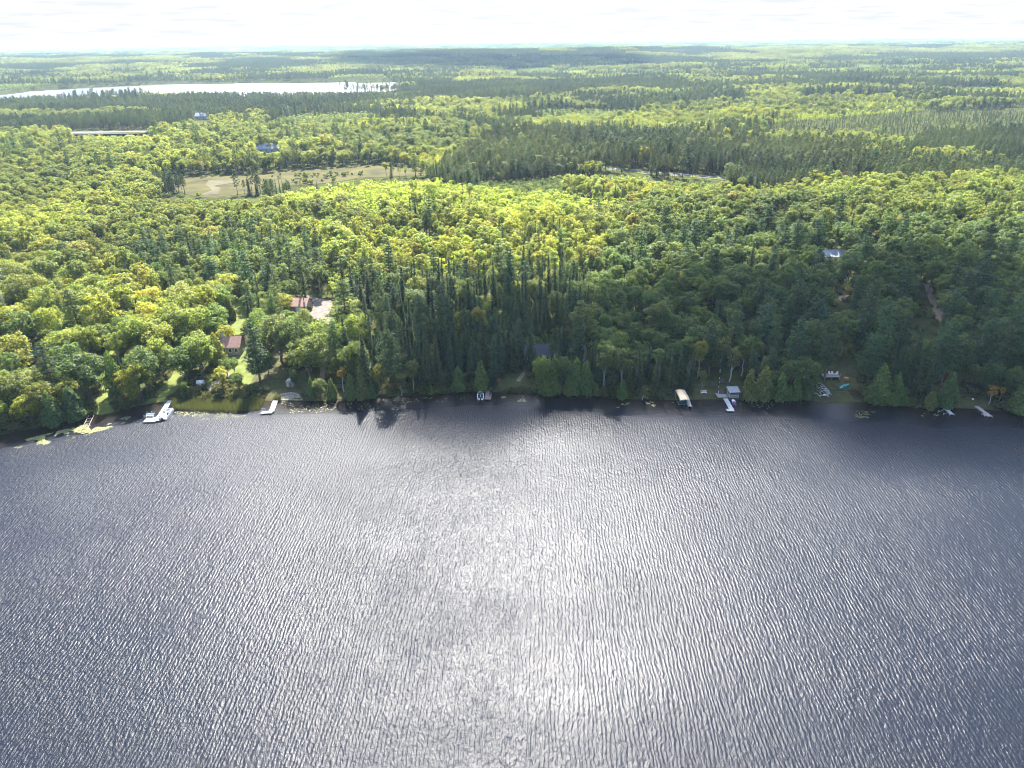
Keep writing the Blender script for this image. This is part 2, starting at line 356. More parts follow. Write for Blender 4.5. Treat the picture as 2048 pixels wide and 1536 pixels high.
YARD = GP([(520, 800), (705, 800), (700, 770), (610, 762), (560, 735), (600, 705), (560, 690), (525, 720), (500, 770)])
sheet('yard_grass', YARD, M['roughgrass'], .06, 3, wob=1.5)
LOTS = [GP([(930, 779), (1066, 785), (1066, 765), (1040, 742), (1000, 752), (960, 765)]),
        GP([(1330, 799), (1484, 799), (1480, 765), (1430, 755), (1340, 775)]),
        GP([(1626, 801), (1650, 805), (1724, 804), (1718, 770), (1715, 735), (1680, 720), (1650, 740), (1625, 780)]),
        GP([(1890, 814), (1985, 819), (1990, 797), (1920, 785), (1890, 795)])]
for p in LOTS: sheet('shore_grass', p, M['roughgrass'], .06, 3, wob=1.2)
DRIVE = GP([(618, 630), (640, 642), (668, 656), (688, 640), (690, 612), (660, 600), (640, 597), (610, 590), (600, 594), (628, 606)])
sheet('gravel_drive', DRIVE, M['gravel'], .08, 3, wob=1.2)
PATHS = [GP([(638, 760), (648, 762), (654, 720), (662, 680), (670, 650), (660, 650), (648, 690), (642, 730)]),
         GP([(412, 776), (422, 782), (440, 770), (462, 752), (456, 742), (436, 758)]),
         GP([(1032, 762), (1040, 764), (1052, 748), (1062, 734), (1056, 732), (1044, 746)])]
sheet('footpath', PATHS[0], M['sand'], .1, 2)
sheet('stone_path', PATHS[1], M['gravel'], .1, 2)
sheet('footpath', PATHS[2], M['sand'], .1, 2)
TRACK = GP([(1848, 570), (1862, 566), (1868, 590), (1880, 610), (1888, 628), (1884, 645), (1872, 640), (1864, 615), (1854, 592)])
sheet('sand_track', TRACK, M['sand'], .1, 3)
CLEARS = [GP([(1676, 592), (1704, 590), (1702, 600), (1680, 602)])]
sheet('sand_clearing', CLEARS[0], M['sand'], .1, 3)
sheet('bog_meadow', MEADOW, M['meadow'], .15, 12, wob=6)
BOGP = wpoly([(396, 394), (440, 391), (440, 380), (432, 374), (480, 366), (478, 359), (420, 362), (415, 372), (424, 384)], 4)
sheet('dry_bog_patch', BOGP, M['bogpatch'], .3, 12, wob=5)
BEACH = GP([(548, 801), (606, 801), (604, 792), (586, 787), (562, 789), (552, 795)])
sheet('beach', BEACH, solid('beach_sand', (.20, .17, .12), .95, .25, .8), .1, 1.5)
def ribbon(name, pts, w, mat, lift):
    P = [Vector(p) for p in pts]; lft, rgt = [], []
    for i, p in enumerate(P):
        d = (P[min(i + 1, len(P) - 1)] - P[max(i - 1, 0)]).normalized(); n = Vector((-d.y, d.x))
        lft.append(tuple(p + n * w / 2)); rgt.append(tuple(p - n * w / 2))
    return sheet(name, lft + rgt[::-1], mat, lift, 10), lft + rgt[::-1]
ROADPX = [(1120, 325), (1200, 335), (1300, 346), (1380, 351), (1450, 357), (1530, 363), (1600, 366)]
_, ROADP = ribbon('road_verge', [tuple(gp(x, y))[:2] for x, y in ROADPX], 13, M['lawn'], .2)
_, ROADA = ribbon('road', [tuple(gp(x, y))[:2] for x, y in ROADPX], 5.5, M['asphalt'], .45)
ROAD2PX = [(110, 266), (200, 265), (300, 263)]
_, ROAD2P = ribbon('road_verge', [tuple(gp(x, y))[:2] for x, y in ROAD2PX], 40, M['roughgrass'], .3)
_, ROAD2A = ribbon('road', [tuple(gp(x, y + .2))[:2] for x, y in ROAD2PX], 11, M['asphalt'], .6)
OPEN = LAWNS + LOTS + [YARD, DRIVE] + PATHS + [TRACK] + CLEARS + [MEADOW, BEACH, ROADP, ROAD2P, FARLAKE]

# ------------------------------------------------------------------ tree shapes
def unit(v): return v / np.maximum(np.linalg.norm(v, axis=-1, keepdims=True), 1e-6)
def cards(C, Nn, a, b, g):
    """one small leaf-clump face at every centre"""
    C = np.asarray(C); Nn = unit(np.asarray(Nn)); n = len(C)
    t = unit(np.cross(Nn, unit(g.normal(size=(n, 3))))); bt = np.cross(Nn, t)
    a = np.broadcast_to(a, (n,))[:, None]; b = np.broadcast_to(b, (n,))[:, None]
    V = np.stack([C - t * a, C + bt * b * g.uniform(.6, 1.2, (n, 1)) + Nn * a * .15, C + t * a, C - bt * b * g.uniform(.6, 1.2, (n, 1)) + Nn * a * .15], 1).reshape(-1, 3)
    return V, np.arange(4 * n).reshape(n, 4)
def tubes(segs, n=5):
    Vs, Fs, k = [], [], 0
    for a, b, r1, r2 in segs:
        a = Vector(a); b = Vector(b); q = (b - a).to_track_quat('Z', 'Y')
        for p, r in ((a, r1), (b, r2)):
            for i in range(n):
                th = 2 * math.pi * i / n; Vs.append(p + q @ Vector((r * math.cos(th), r * math.sin(th), 0)))
        for i in range(n): Fs.append((k + i, k + (i + 1) % n, k + n + (i + 1) % n, k + n + i))
        k += 2 * n
    return np.array([tuple(v) for v in Vs]), np.array(Fs)
def crooked(h, r, g, bend=.25, steps=5):
    p = [Vector((0, 0, -.6))]
    for i in range(1, steps + 1): p.append(Vector((g.normal() * bend, g.normal() * bend, h * i / steps)))
    return p, [(p[i], p[i + 1], r * (1 - .8 * i / steps), r * (1 - .8 * (i + 1) / steps)) for i in range(steps)]
def broad(g, h=13, rad=4.3, z0=3.0, ncl=42, nl=85, ls=.26, top=.5, lod=1.0):
    """rounded broadleaf: clumps of leaves on limbs round an uneven ellipsoid"""
    hc = (h - z0) / 2; cz = z0 + hc; C = []; segs = []
    path, tr = crooked(h * .72, .022 * h, g); segs += tr
    lop = g.uniform(.8, 1.2, 5)
    for i in range(ncl):
        u = g.uniform(-.75, 1); th = i * 2.39996 + g.normal() * .3
        rr = math.sqrt(max(0, 1 - abs(u) ** 2.2)) * (1 if u > 0 else .92) * lop[int((th / (2 * math.pi) % 1) * 5)]
        k = g.uniform(.62, .98) if g.random() > .22 else g.uniform(.2, .6)
        C.append((rad * rr * k * math.cos(th), rad * rr * k * math.sin(th), cz + hc * u * (.86 if u > 0 else .95) * max(k, .75)))
    C = np.array(C)
    for i in range(0, ncl, 4):
        e = Vector(C[i]); s = Vector((0, 0, max(z0 * .6, e.z - rad * 1.0))); m = (s + e) / 2 + Vector((0, 0, -.3))
        segs += [(s, m, .006 * h, .004 * h), (m, e, .004 * h, .0015 * h)]
    cr = rad * (.30 if ncl < 50 else .265) * g.uniform(.7, 1.3, ncl) * (1 - .15 * (C[:, 2] > cz + hc * top))
    P, Nn = [], []
    for c, r in zip(C, cr):
        n = int(nl * lod * (r / (rad * .29)) ** 2); d = unit(g.normal(size=(n, 3))); d[:, 2] = np.where(d[:, 2] < -.35, -d[:, 2], d[:, 2])
        P.append(c + d * np.array([1, 1, .95]) * r * g.uniform(.55, 1.12, (n, 1))); Nn.append(d * .8 + np.array([0, 0, .35]) + g.normal(size=(n, 3)) * .45)
    P = np.vstack(P); Nn = np.vstack(Nn); k = 1 / math.sqrt(lod)
    return cards(P, Nn, ls * k * g.uniform(.7, 1.35, len(P)), ls * k * .8, g), tubes(segs)
def spruce(g, h=17, rad=2.3, z0=.8, lod=1.0, droop=.35, sparse=0):
    P, Nn, A, B = [], [], [], []; z = z0; dz = .42 / math.sqrt(lod)
    while z < h - .2:
        t = (z - z0) / (h - z0); r = rad * (1 - t) ** .82 * g.uniform(.78, 1.12) + .10
        nb = max(4, int((9 if t < .7 else 6) * math.sqrt(lod)))
        a0 = g.uniform(0, 6.28)
        for i in range(nb):
            if g.random() < sparse: continue
            th = a0 + 6.283 * i / nb + g.normal() * .15; rb = r * g.uniform(.65, 1.15); m = max(1, int(round(rb / .55 * math.sqrt(lod))))
            for j in range(m):
                q = (j + .6) / m; zz_ = z - droop * rb * q ** 1.5 + g.normal() * .05
                P.append((rb * q * math.cos(th), rb * q * math.sin(th), zz_)); Nn.append((math.cos(th) * .55 + g.normal() * .35, math.sin(th) * .55 + g.normal() * .35, .85)); A.append(.36 / lod ** .4 * g.uniform(.7, 1.2)); B.append(.24 / lod ** .4)
        z += dz * g.uniform(.8, 1.2)
    for k in range(int(6 * lod) + 2): P.append((g.normal() * .05, g.normal() * .05, h - .9 + .17 * k)); Nn.append((g.normal(), g.normal(), .2)); A.append(.26); B.append(.1)
    segs = [((0, 0, -.6), (0, 0, h * .5), .012 * h, .007 * h), ((0, 0, h * .5), (0, 0, h), .007 * h, .01)]
    return cards(np.array(P), np.array(Nn), np.array(A), np.array(B), g), tubes(segs)
def wpine(g, h=21, rad=4.2, z0=5.5, lod=1.0):
    """white pine: irregular flat whorls of plumes"""
    P, Nn, A = [], [], []; path, segs = crooked(h, .016 * h, g, .15); z = z0
    while z < h - .6:
        t = (z - z0) / (h - z0); env = rad * (1 - t) ** .55 * (.55 + .45 * min(1, t * 3)) + .35
        a0 = g.uniform(0, 6.28); nb = int(g.integers(5, 8))
        for i in range(nb):
            th = a0 + 6.283 * i / nb + g.normal() * .25; rb = env * g.uniform(.45, 1.18); up = g.uniform(.0, .32)
            d = np.array([math.cos(th), math.sin(th)]); segs.append(((0, 0, z), (d[0] * rb * .9, d[1] * rb * .9, z + up * rb * .8), .05, .015))
            m = max(2, int(rb * 3.2 * lod))
            for j in range(m):
                q = g.uniform(.28, 1.0); sp = .42 * rb * q * .6
                c = np.array([d[0] * rb * q, d[1] * rb * q, z + up * rb * q ** 1.3]) + np.array([-d[1], d[0], 0]) * g.normal() * sp * .6
                for _ in range(4):
                    P.append(c + g.normal(size=3) * np.array([.3, .3, .16]) * (1 / lod ** .3)); Nn.append((d[0] * .35 + g.normal() * .5, d[1] * .35 + g.normal() * .5, .9)); A.append(g.uniform(.22, .42) / lod ** .45)
        z += g.uniform(.8, 1.35)
    for k in range(14): P.append((g.normal() * .25, g.normal() * .25, h - .2 - .09 * k)); Nn.append(g.normal(size=3) + np.array([0, 0, .6])); A.append(.3)
    A = np.array(A); return cards(np.array(P), np.array(Nn), A, A * .55, g), tubes(segs, 4)
def rpine(g, h=17, rad=2.3, z0=8, lod=1.0):
    P, Nn, A = [], [], []; path, segs = crooked(h, .013 * h, g, .1)
    ncl = 34
    for i in range(ncl):
        t = (i + g.uniform(0, 1)) / ncl; th = i * 2.4; env = rad * math.sin(math.pi * min(.97, .18 + .8 * t)) ** .8 * g.uniform(.5, 1.1)
        c = np.array([env * math.cos(th), env * math.sin(th), z0 + (h - z0) * t]); n = int(34 * lod)
        d = unit(g.normal(size=(n, 3))); P.append(c + d * np.array([.75, .75, .5]) * g.uniform(.4, 1.1, (n, 1))); Nn.append(d * .6 + np.array([0, 0, .5]) + g.normal(size=(n, 3)) * .4); A.append(g.uniform(.18, .34, n) / lod ** .5)
    P = np.vstack(P); Nn = np.vstack(Nn); A = np.concatenate(A)
    return cards(P, Nn, A, A * .6, g), tubes(segs, 5)
def cedar(g, h=9, rad=2.2, z0=.1, lod=1.0):
    n = int(2300 * lod); t = 1 - np.sqrt(g.uniform(0, 1, n)) * .995; th = g.uniform(0, 6.283, n)
    prof = rad * np.minimum(1, .62 + t * 2.2) * (1 - t) ** .72
    lump = 1 + .20 * np.sin(th * 3 + t * 9 + g.uniform(0, 6)) + .13 * np.sin(th * 7 - t * 21)
    r = prof * lump * g.uniform(.72, 1.06, n) + .05; z = z0 + t * (h - z0) + g.normal(size=n) * .12
    P = np.stack([r * np.cos(th), r * np.sin(th), z], 1); Nn = np.stack([np.cos(th) * .75, np.sin(th) * .75, np.full(n, .5)], 1) + g.normal(size=(n, 3)) * .35
    A = g.uniform(.16, .34, n) / lod ** .5
    return cards(P, Nn, A, A * .75, g), tubes([((0, 0, -.5), (0, 0, h * .9), .014 * h, .02)])
def dead(g, h=11):
    path, segs = crooked(h, .014 * h, g, .2)
    for i in range(34):
        z = h * g.uniform(.35, .97); th = i * 2.4; l = (h - z) * .42 + .9; d = Vector((math.cos(th), math.sin(th), g.uniform(.3, .9))).normalized() * l
        s = Vector((0, 0, z)); segs.append((s, s + d, .045, .012))
        for _ in range(4):
            q = s + d * g.uniform(.4, .9); segs.append((q, q + Vector(g.normal(size=3)) * .45 + Vector((0, 0, .35)), .018, .006))
    return None, tubes(segs, 4)
def shrub(g, h=2.2, rad=1.5, lod=1.0): return broad(g, h, rad, .05, 12, 45, .17, .9, lod)
SPEC = {'spruce': (lambda g, l, v: spruce(g, 17, (2.3, 2.0, 2.8, 1.8)[v], .6, l, (.35, .5, .3, .4)[v]), 'needle', 'bark', 17, 2.2),
        'white_pine': (lambda g, l, v: wpine(g, 20, (4.2, 3.6, 4.8, 3.3)[v], (5, 3.5, 6, 4.5)[v], l), 'needle', 'bark', 20, 4),
        'red_pine': (lambda g, l, v: rpine(g, 17, (2.3, 2, 2.6, 2.1)[v], (8, 9, 7, 6)[v], l), 'needle', 'barkr', 17, 2.2),
        'cedar': (lambda g, l, v: cedar(g, 9, (2.2, 1.9, 2.5, 2.1)[v], .1, l), 'needle', 'bark', 9, 2.2),
        'maple': (lambda g, l, v: broad(g, 13, (4.2, 3.7, 4.8, 4.3)[v], (1.5, 2.0, 1.7, 1.0)[v], (64, 54, 70, 64)[v], 84, .235, .5, l), 'leaf', 'bark', 13, 4.2),
        'aspen': (lambda g, l, v: broad(g, 16, (3.2, 2.8, 3.7, 3.1)[v], (6, 7, 5, 4)[v], (34, 30, 38, 34)[v], 78, .23, .5, l), 'leaf', 'barka', 16, 3.2),
        'birch': (lambda g, l, v: broad(g, 14, (2.6, 2.2, 2.9, 2.4)[v], (4.5, 6, 4, 5)[v], (30, 26, 32, 28)[v], 62, .21, .5, l), 'leaf', 'barkw', 14, 2.6),
        'sapling': (lambda g, l, v: broad(g, 7, (1.7, 1.5, 2.0, 1.8)[v], .7, 16, 46, .23, .5, l), 'leaf', 'bark', 7, 1.7),
        'shrub': (lambda g, l, v: shrub(g, (2.2, 1.6, 2.6, 1.9)[v], (1.5, 1.2, 1.8, 1.6)[v], l), 'leaf', 'bark', 2.2, 1.5)}
PROTO, LODC = {}, {}
for kk, (fn, lm, bm_, hh, rr) in SPEC.items():
    PROTO[kk] = []
    for lod, nm in ((1.0, 'near'), (.34, 'far')):
        if lod < 1 and kk in ('cedar', 'shrub', 'birch'): continue
        coll = bpy.data.collections.new(f'{kk}_{nm}')
        for v in range(4):
            g = np.random.default_rng(100 + v * 7 + len(kk) * 3)
            (cv, cf), (tv, tf) = fn(g, lod, v)
            if lod == 1.0:
                cm = np_mesh(kk + '_crown', cv, cf, [M[lm]]); tm = np_mesh(kk + '_trunk', tv, tf, [M[bm_]], smooth=True)
                PROTO[kk].append((cm, tm))
            jm = np_mesh(kk + '_tree', np.vstack([cv, tv]), np.vstack([cf, tf + len(cv)]), [M[lm], M[bm_]], np.r_[np.zeros(len(cf)), np.ones(len(tf))])
            coll.objects.link(bpy.data.objects.new(f'{kk}_{nm}_{"abcd"[v]}', jm))
        LODC[(kk, nm)] = coll
TINT = {'spruce': [(.040, .062, .026), (.046, .068, .03), (.034, .056, .028), (.056, .072, .028)],
        'white_pine': [(.048, .086, .036), (.058, .092, .034), (.044, .078, .038), (.066, .094, .036)],
        'red_pine': [(.056, .080, .032), (.048, .074, .032), (.066, .084, .03)],
        'cedar': [(.085, .135, .036), (.10, .14, .038), (.075, .12, .04), (.115, .135, .04)],
        'maple': [(.082, .122, .040), (.10, .138, .042), (.058, .098, .042), (.125, .15, .044), (.10, .13, .056), (.07, .105, .036)],
        'aspen': [(.092, .13, .046), (.085, .12, .048), (.11, .14, .046), (.095, .125, .046)],
        'birch': [(.10, .12, .044), (.11, .13, .044), (.12, .138, .044)],
        'sapling': [(.14, .195, .066), (.155, .205, .07), (.125, .18, .066)],
        'shrub': [(.09, .11, .03), (.07, .095, .03), (.11, .115, .035), (.12, .12, .05)]}

# ------------------------------------------------------------------ which trees grow where
K = ['spruce', 'white_pine', 'red_pine', 'cedar', 'maple', 'aspen', 'birch', 'sapling']
def zone(pts, w, dens=1.0, tint=(1, 1, 1), sc=1.0): return (wpoly(pts, 12), [w.get(k, 0) for k in K], dens, tint, sc)
YEL = (1.5, 1.4, .95); BRI = (1.45, 1.38, .95); DRK = (.8, .9, .95)
ZONES = [
    zone([(560, 378), (650, 366), (720, 355), (860, 348), (1000, 370), (1130, 380), (1250, 392), (1250, 416), (1000, 436), (900, 420), (760, 428), (640, 410), (520, 402)], dict(spruce=.07, sapling=.88, aspen=.06), 1.0, BRI),
    zone([(-150, 482), (-150, 335), (280, 345), (330, 368), (400, 394), (490, 400), (450, 470), (250, 490)], dict(aspen=.72, maple=.28), 1.0, YEL, .85),
    zone([(440, 400), (1260, 405), (1260, 470), (1160, 530), (690, 545), (640, 480), (450, 470)], dict(aspen=.32, sapling=.36, spruce=.18, birch=.05, white_pine=.06, maple=.04), .92, BRI, .95),
    zone([(1130, 362), (1660, 372), (1660, 395), (1250, 400), (1130, 385)], dict(aspen=.4, sapling=.34, spruce=.16, birch=.1), .8, BRI, .8),
    zone([(1240, 385), (2250, 350), (2250, 455), (1260, 460)], dict(aspen=.78, maple=.1, spruce=.07, white_pine=.05), 1.0, (1.2, 1.2, .9), .98),
    zone([(880, 335), (990, 268), (1200, 278), (1720, 292), (1720, 352), (1200, 334), (1000, 352)], dict(red_pine=.5, aspen=.28, spruce=.12, white_pine=.1), .95),
    zone([(-150, 350), (-150, 268), (430, 260), (900, 236), (1010, 275), (960, 335), (760, 333), (480, 350)], dict(aspen=.5, maple=.2, white_pine=.14, spruce=.1, red_pine=.06), .95, BRI),
    zone([(-150, 228), (240, 222), (330, 226), (200, 234), (-150, 240)], dict(aspen=.9, sapling=.1), 1, BRI, .9),
    zone([(-150, 205), (400, 193), (800, 178), (1000, 162), (1300, 162), (1430, 178), (1200, 185), (1040, 202), (700, 208), (520, 226), (430, 238), (300, 262), (-150, 272)], dict(red_pine=.8, spruce=.2), 1.05, (.9, .95, 1), .85),
    zone([(1480, 264), (1560, 236), (1850, 214), (2250, 196), (2250, 256), (1700, 266)], dict(spruce=.6, sapling=.4), .55, (1.3, 1.25, 1), .42),
    zone([(1330, 246), (1380, 206), (1600, 188), (1780, 190), (1900, 200), (1850, 214), (1560, 236), (1400, 256)], dict(sapling=.6, aspen=.4), .95, BRI, .8),
    zone([(1780, 305), (1860, 262), (2250, 250), (2250, 312)], dict(red_pine=.6, spruce=.4), 1, (.9, .95, 1), .85),
    zone([(250, 520), (250, 472), (440, 440), (640, 480), (660, 560), (480, 600), (330, 560)], dict(white_pine=.26, spruce=.2, aspen=.34, maple=.20), .95, (1.05, 1.08, 1), .9),
    zone([(-200, 950), (-200, 470), (330, 480), (490, 580), (470, 860)], dict(spruce=.09, white_pine=.09, cedar=.06, maple=.50, aspen=.20, birch=.06), .85, YEL, 1.12),
    zone([(470, 860), (490, 570), (700, 560), (740, 860)], dict(maple=.44, white_pine=.2, aspen=.2, spruce=.16), .9, BRI, 1.12),
    zone([(690, 860), (680, 530), (1000, 510), (1180, 530), (1180, 860)], dict(spruce=.46, aspen=.25, white_pine=.12, maple=.12, cedar=.05), 1.0, (.98, 1.02, 1)),
    zone([(1160, 860), (1160, 500), (1260, 445), (2250, 440), (2250, 575), (1500, 610), (1390, 720), (1390, 860)], dict(aspen=.58, white_pine=.17, spruce=.12, maple=.13), 1.0, (.95, 1.05, .95), 1.0),
    zone([(1390, 860), (1390, 720), (1500, 600), (2250, 560), (2250, 950)], dict(white_pine=.5, aspen=.18, maple=.12, spruce=.14, birch=.06), .95, (.95, 1.02, 1), 1.02),
]
# things that the trees must leave in sight: pixel box and the row of the ground they stand on
CLEAR = [(578, 597, 618, 612, 612), (630, 608, 654, 622, 622), (459, 656, 484, 690, 700), (1048, 704, 1064, 738, 738), (1090, 692, 1100, 700, 735), (1656, 505, 1686, 509, 522), (1848, 566, 1886, 640, 640),
         (1674, 588, 1702, 602, 600), (388, 750, 416, 775, 775), (494, 766, 530, 790, 785), (568, 752, 594, 774, 774), (186, 786, 230, 830, 828), (203, 742, 234, 800, 790), (214, 694, 240, 750, 745),
         (300, 772, 345, 808, 806), (338, 740, 378, 780, 770), (512, 294, 556, 300, 306), (388, 230, 414, 240, 240), (1205, 331, 1300, 348, 347), (1300, 344, 1450, 359, 358), (140, 262, 296, 267, 267),
         (320, 352, 520, 394, 392), (520, 336, 850, 356, 356), (-40, 168, 300, 189, 206), (300, 166, 840, 182, 187), (0, 540, 44, 606, 640), (1622, 738, 1728, 800, 800), (1330, 765, 1490, 799, 798), (1425, 750, 1450, 790, 790), (985, 745, 1062, 783, 783),
         (58, 692, 86, 712, 712), (1890, 795, 1985, 820, 818), (640, 690, 662, 760, 760), (520, 765, 606, 800, 800), (455, 720, 500, 770, 765), (412, 742, 462, 782, 780), (466, 612, 488, 650, 650), (554, 708, 596, 730, 730)]
CLEARN = CLEAR + [(1844, 564, 1874, 600, 598), (1852, 590, 1888, 626, 620)]

trees = []   # (kind, x, y, z, scale_xy, scale_z, rot, variant, tint)
def tree_from_px(kind, bx, by, ty, wide=1.0, tint=None, v=None):
    p = gp(bx, by); h = 10.0; lo, hi = 1.0, 45.0
    for _ in range(30):
        h = (lo + hi) / 2
        if proj((p.x, p.y, p.z + h))[0, 1] > ty: lo = h
        else: hi = h
    s = h / SPEC[kind][3]; tl = TINT[kind]
    t = np.array(tl[int(rng.integers(len(tl)))]) if tint is None else np.array(tint)
    trees.append((kind, p.x, p.y, p.z, s * wide, s, rng.uniform(0, 6.28), int(rng.integers(4)) if v is None else v, t, True))
HAND = [  # along the shore: kind, foot x, foot y, top y, width
    ('cedar', 917, 781, 732, 1.2), ('cedar', 962, 781, 722, 1.1), ('cedar', 863, 788, 768, 1.0), ('maple', 1085, 787, 705, .62), ('cedar', 1106, 786, 712, .95), ('maple', 1127, 786, 708, .62), ('cedar', 1150, 787, 714, 1.0), ('cedar', 1172, 788, 720, 1.0),
    ('cedar', 1095, 789, 742, 1.2), ('cedar', 1138, 789, 748, 1.3), ('cedar', 1192, 790, 765, 1.1), ('cedar', 1245, 797, 757, 1.1), ('birch', 1285, 800, 772, 1.5), ('aspen', 1403, 787, 738, .8),
    ('cedar', 1496, 799, 736, .95), ('cedar', 1525, 799, 732, 1.0), ('cedar', 1559, 799, 744, 1.15), ('cedar', 1591, 799, 740, .95), ('cedar', 1612, 797, 752, 1.1), ('cedar', 1508, 800, 765, 1.2), ('cedar', 1575, 800, 768, 1.3),
    ('cedar', 1755, 805, 727, 1.1), ('cedar', 1784, 806, 744, 1.1), ('cedar', 1738, 804, 765, 1.1), ('cedar', 1802, 809, 775, 1.2), ('cedar', 1856, 817, 779, 1.25), ('cedar', 1890, 813, 742, .95), ('cedar', 2034, 824, 772, 1.5), ('spruce', 1848, 797, 700, 1.15), ('spruce', 1826, 797, 712, 1.0),
    ('white_pine', 1605, 752, 648, .95), ('white_pine', 1648, 762, 625, .9), ('white_pine', 1622, 742, 640, .9), ('white_pine', 1725, 748, 672, .9), ('white_pine', 1760, 742, 690, .9), ('white_pine', 1811, 762, 668, .9), ('white_pine', 1790, 775, 690, .85), ('white_pine', 1835, 770, 680, .8),
    ('birch', 1458, 764, 690, .9), ('birch', 1482, 752, 680, 1), ('birch', 1440, 745, 668, 1), ('birch', 1510, 748, 676, 1), ('maple', 1971, 793, 718, .8), ('maple', 2015, 800, 730, .8), ('maple', 1940, 785, 722, .8), ('white_pine', 1915, 775, 660, .85), ('white_pine', 1990, 770, 650, .9),
    ('spruce', 986, 772, 682, 1.0), ('spruce', 997, 752, 628, 1.15), ('spruce', 1031, 744, 648, 1.2), ('spruce', 962, 765, 668, 1.0), ('spruce', 940, 768, 690, 1.1), ('spruce', 1062, 742, 640, 1.3), ('spruce', 900, 770, 672, 1), ('spruce', 880, 775, 690, .95), ('spruce', 855, 778, 668, 1.1), ('spruce', 838, 772, 650, .9),
    ('spruce', 1223, 785, 698, 1.0), ('spruce', 1278, 778, 692, 1.1), ('spruce', 1343, 783, 698, 1.1), ('spruce', 1377, 786, 700, 1.2), ('spruce', 1310, 780, 705, 1.1), ('spruce', 1258, 782, 720, 1.0), ('spruce', 1360, 772, 690, 1.0), ('spruce', 1323, 768, 690, 1.0), ('spruce', 1295, 765, 685, 1.1), ('spruce', 1240, 770, 690, 1.1), ('spruce', 1195, 775, 700, 1.0), ('spruce', 1180, 765, 685, 1.0),
    ('aspen', 1207, 780, 676, .8), ('aspen', 1168, 722, 598, 1.25), ('aspen', 1244, 700, 621, 1.3), ('aspen', 1311, 690, 596, 1.2), ('aspen', 1382, 700, 630, 1.2), ('aspen', 1296, 718, 655, 1.2), ('aspen', 1418, 740, 665, .95),
    ('white_pine', 520, 762, 645, 1.25), ('maple', 566, 730, 620, .9), ('maple', 600, 735, 628, .85), ('maple', 622, 758, 668, .95), ('maple', 592, 776, 735, .6), ('maple', 641, 794, 754, .95), ('birch', 688, 783, 733, 1.0), ('white_pine', 787, 785, 655, 1.05), ('aspen', 803, 790, 746, 1.3), ('cedar', 665, 797, 757, 1.2), ('cedar', 625, 797, 752, .8), ('cedar', 705, 798, 745, 1.1), ('cedar', 725, 797, 730, .9), ('maple', 715, 770, 672, .8), ('spruce', 735, 782, 668, 1.4), ('cedar', 745, 795, 762, 1.2), ('maple', 765, 790, 720, .6), ('maple', 690, 755, 690, .8),
    ('aspen', 828, 786, 716, .9), ('maple', 65, 850, 786, 1.1), ('cedar', 112, 848, 784, 1.35), ('cedar', 154, 838, 771, 1.25), ('maple', 172, 806, 748, .85), ('white_pine', 117, 800, 682, 1.05), ('maple', 286, 798, 718, 1.05), ('maple', 268, 806, 764, .95), ('maple', 250, 795, 740, .8), ('cedar', 236, 790, 700, .75), ('maple', 406, 752, 664, 1.0), ('maple', 221, 690, 576, .95), ('maple', 110, 650, 568, 1.15), ('maple', 39, 685, 605, 1.15), ('maple', 422, 650, 560, 1.0), ('maple', 326, 720, 640, 1.2), ('maple', 296, 700, 632, 1.1), ('maple', 20, 815, 735, .9), ('maple', 40, 770, 690, 1.0), ('maple', 150, 735, 655, 1.1), ('maple', 10, 856, 800, 1.0), ('spruce', 92, 680, 640, .8), ('spruce', 118, 700, 652, .7),
    ('maple', 350, 690, 604, 1.1), ('maple', 446, 780, 728, .8), ('maple', 538, 752, 700, .7), ('aspen', 640, 712, 640, 1.0), ('maple', 385, 742, 690, .9), ('spruce', 612, 640, 590, .9), ('maple', 455, 752, 716, 1.0), ('maple', 470, 745, 712, .9), ('maple', 372, 795, 760, .8), ('maple', 480, 785, 740, .7), ('maple', 500, 792, 768, .8), ('cedar', 465, 640, 590, .8), ('spruce', 500, 650, 585, 1.0), ('spruce', 545, 615, 570, 1.2),
]
YELLOWISH = {(286, 798), (268, 806), (221, 690), (110, 650), (39, 685), (65, 850), (326, 720), (422, 650)}
for k, bx, by, ty, wd in HAND:
    tn = None
    if (bx, by) in YELLOWISH: tn = (.155, .185, .03)
    if (bx, by) == (688, 783): tn = (.22, .17, .03)
    if bx < 500 and k == 'maple' and tn is None: tn = np.array(TINT['maple'][int(rng.integers(5))]) * np.array(YEL)
    tree_from_px(k, bx, by, ty, wd, tn)
for bx, by, ty in ((1978, 806, 768), (1998, 802, 772)): tree_from_px('birch', bx, by, ty, 1.0, (.34, .22, .03))
HANDXY = np.array([(t[1], t[2]) for t in trees]); HANDR = np.array([SPEC[t[0]][4] * t[4] for t in trees])

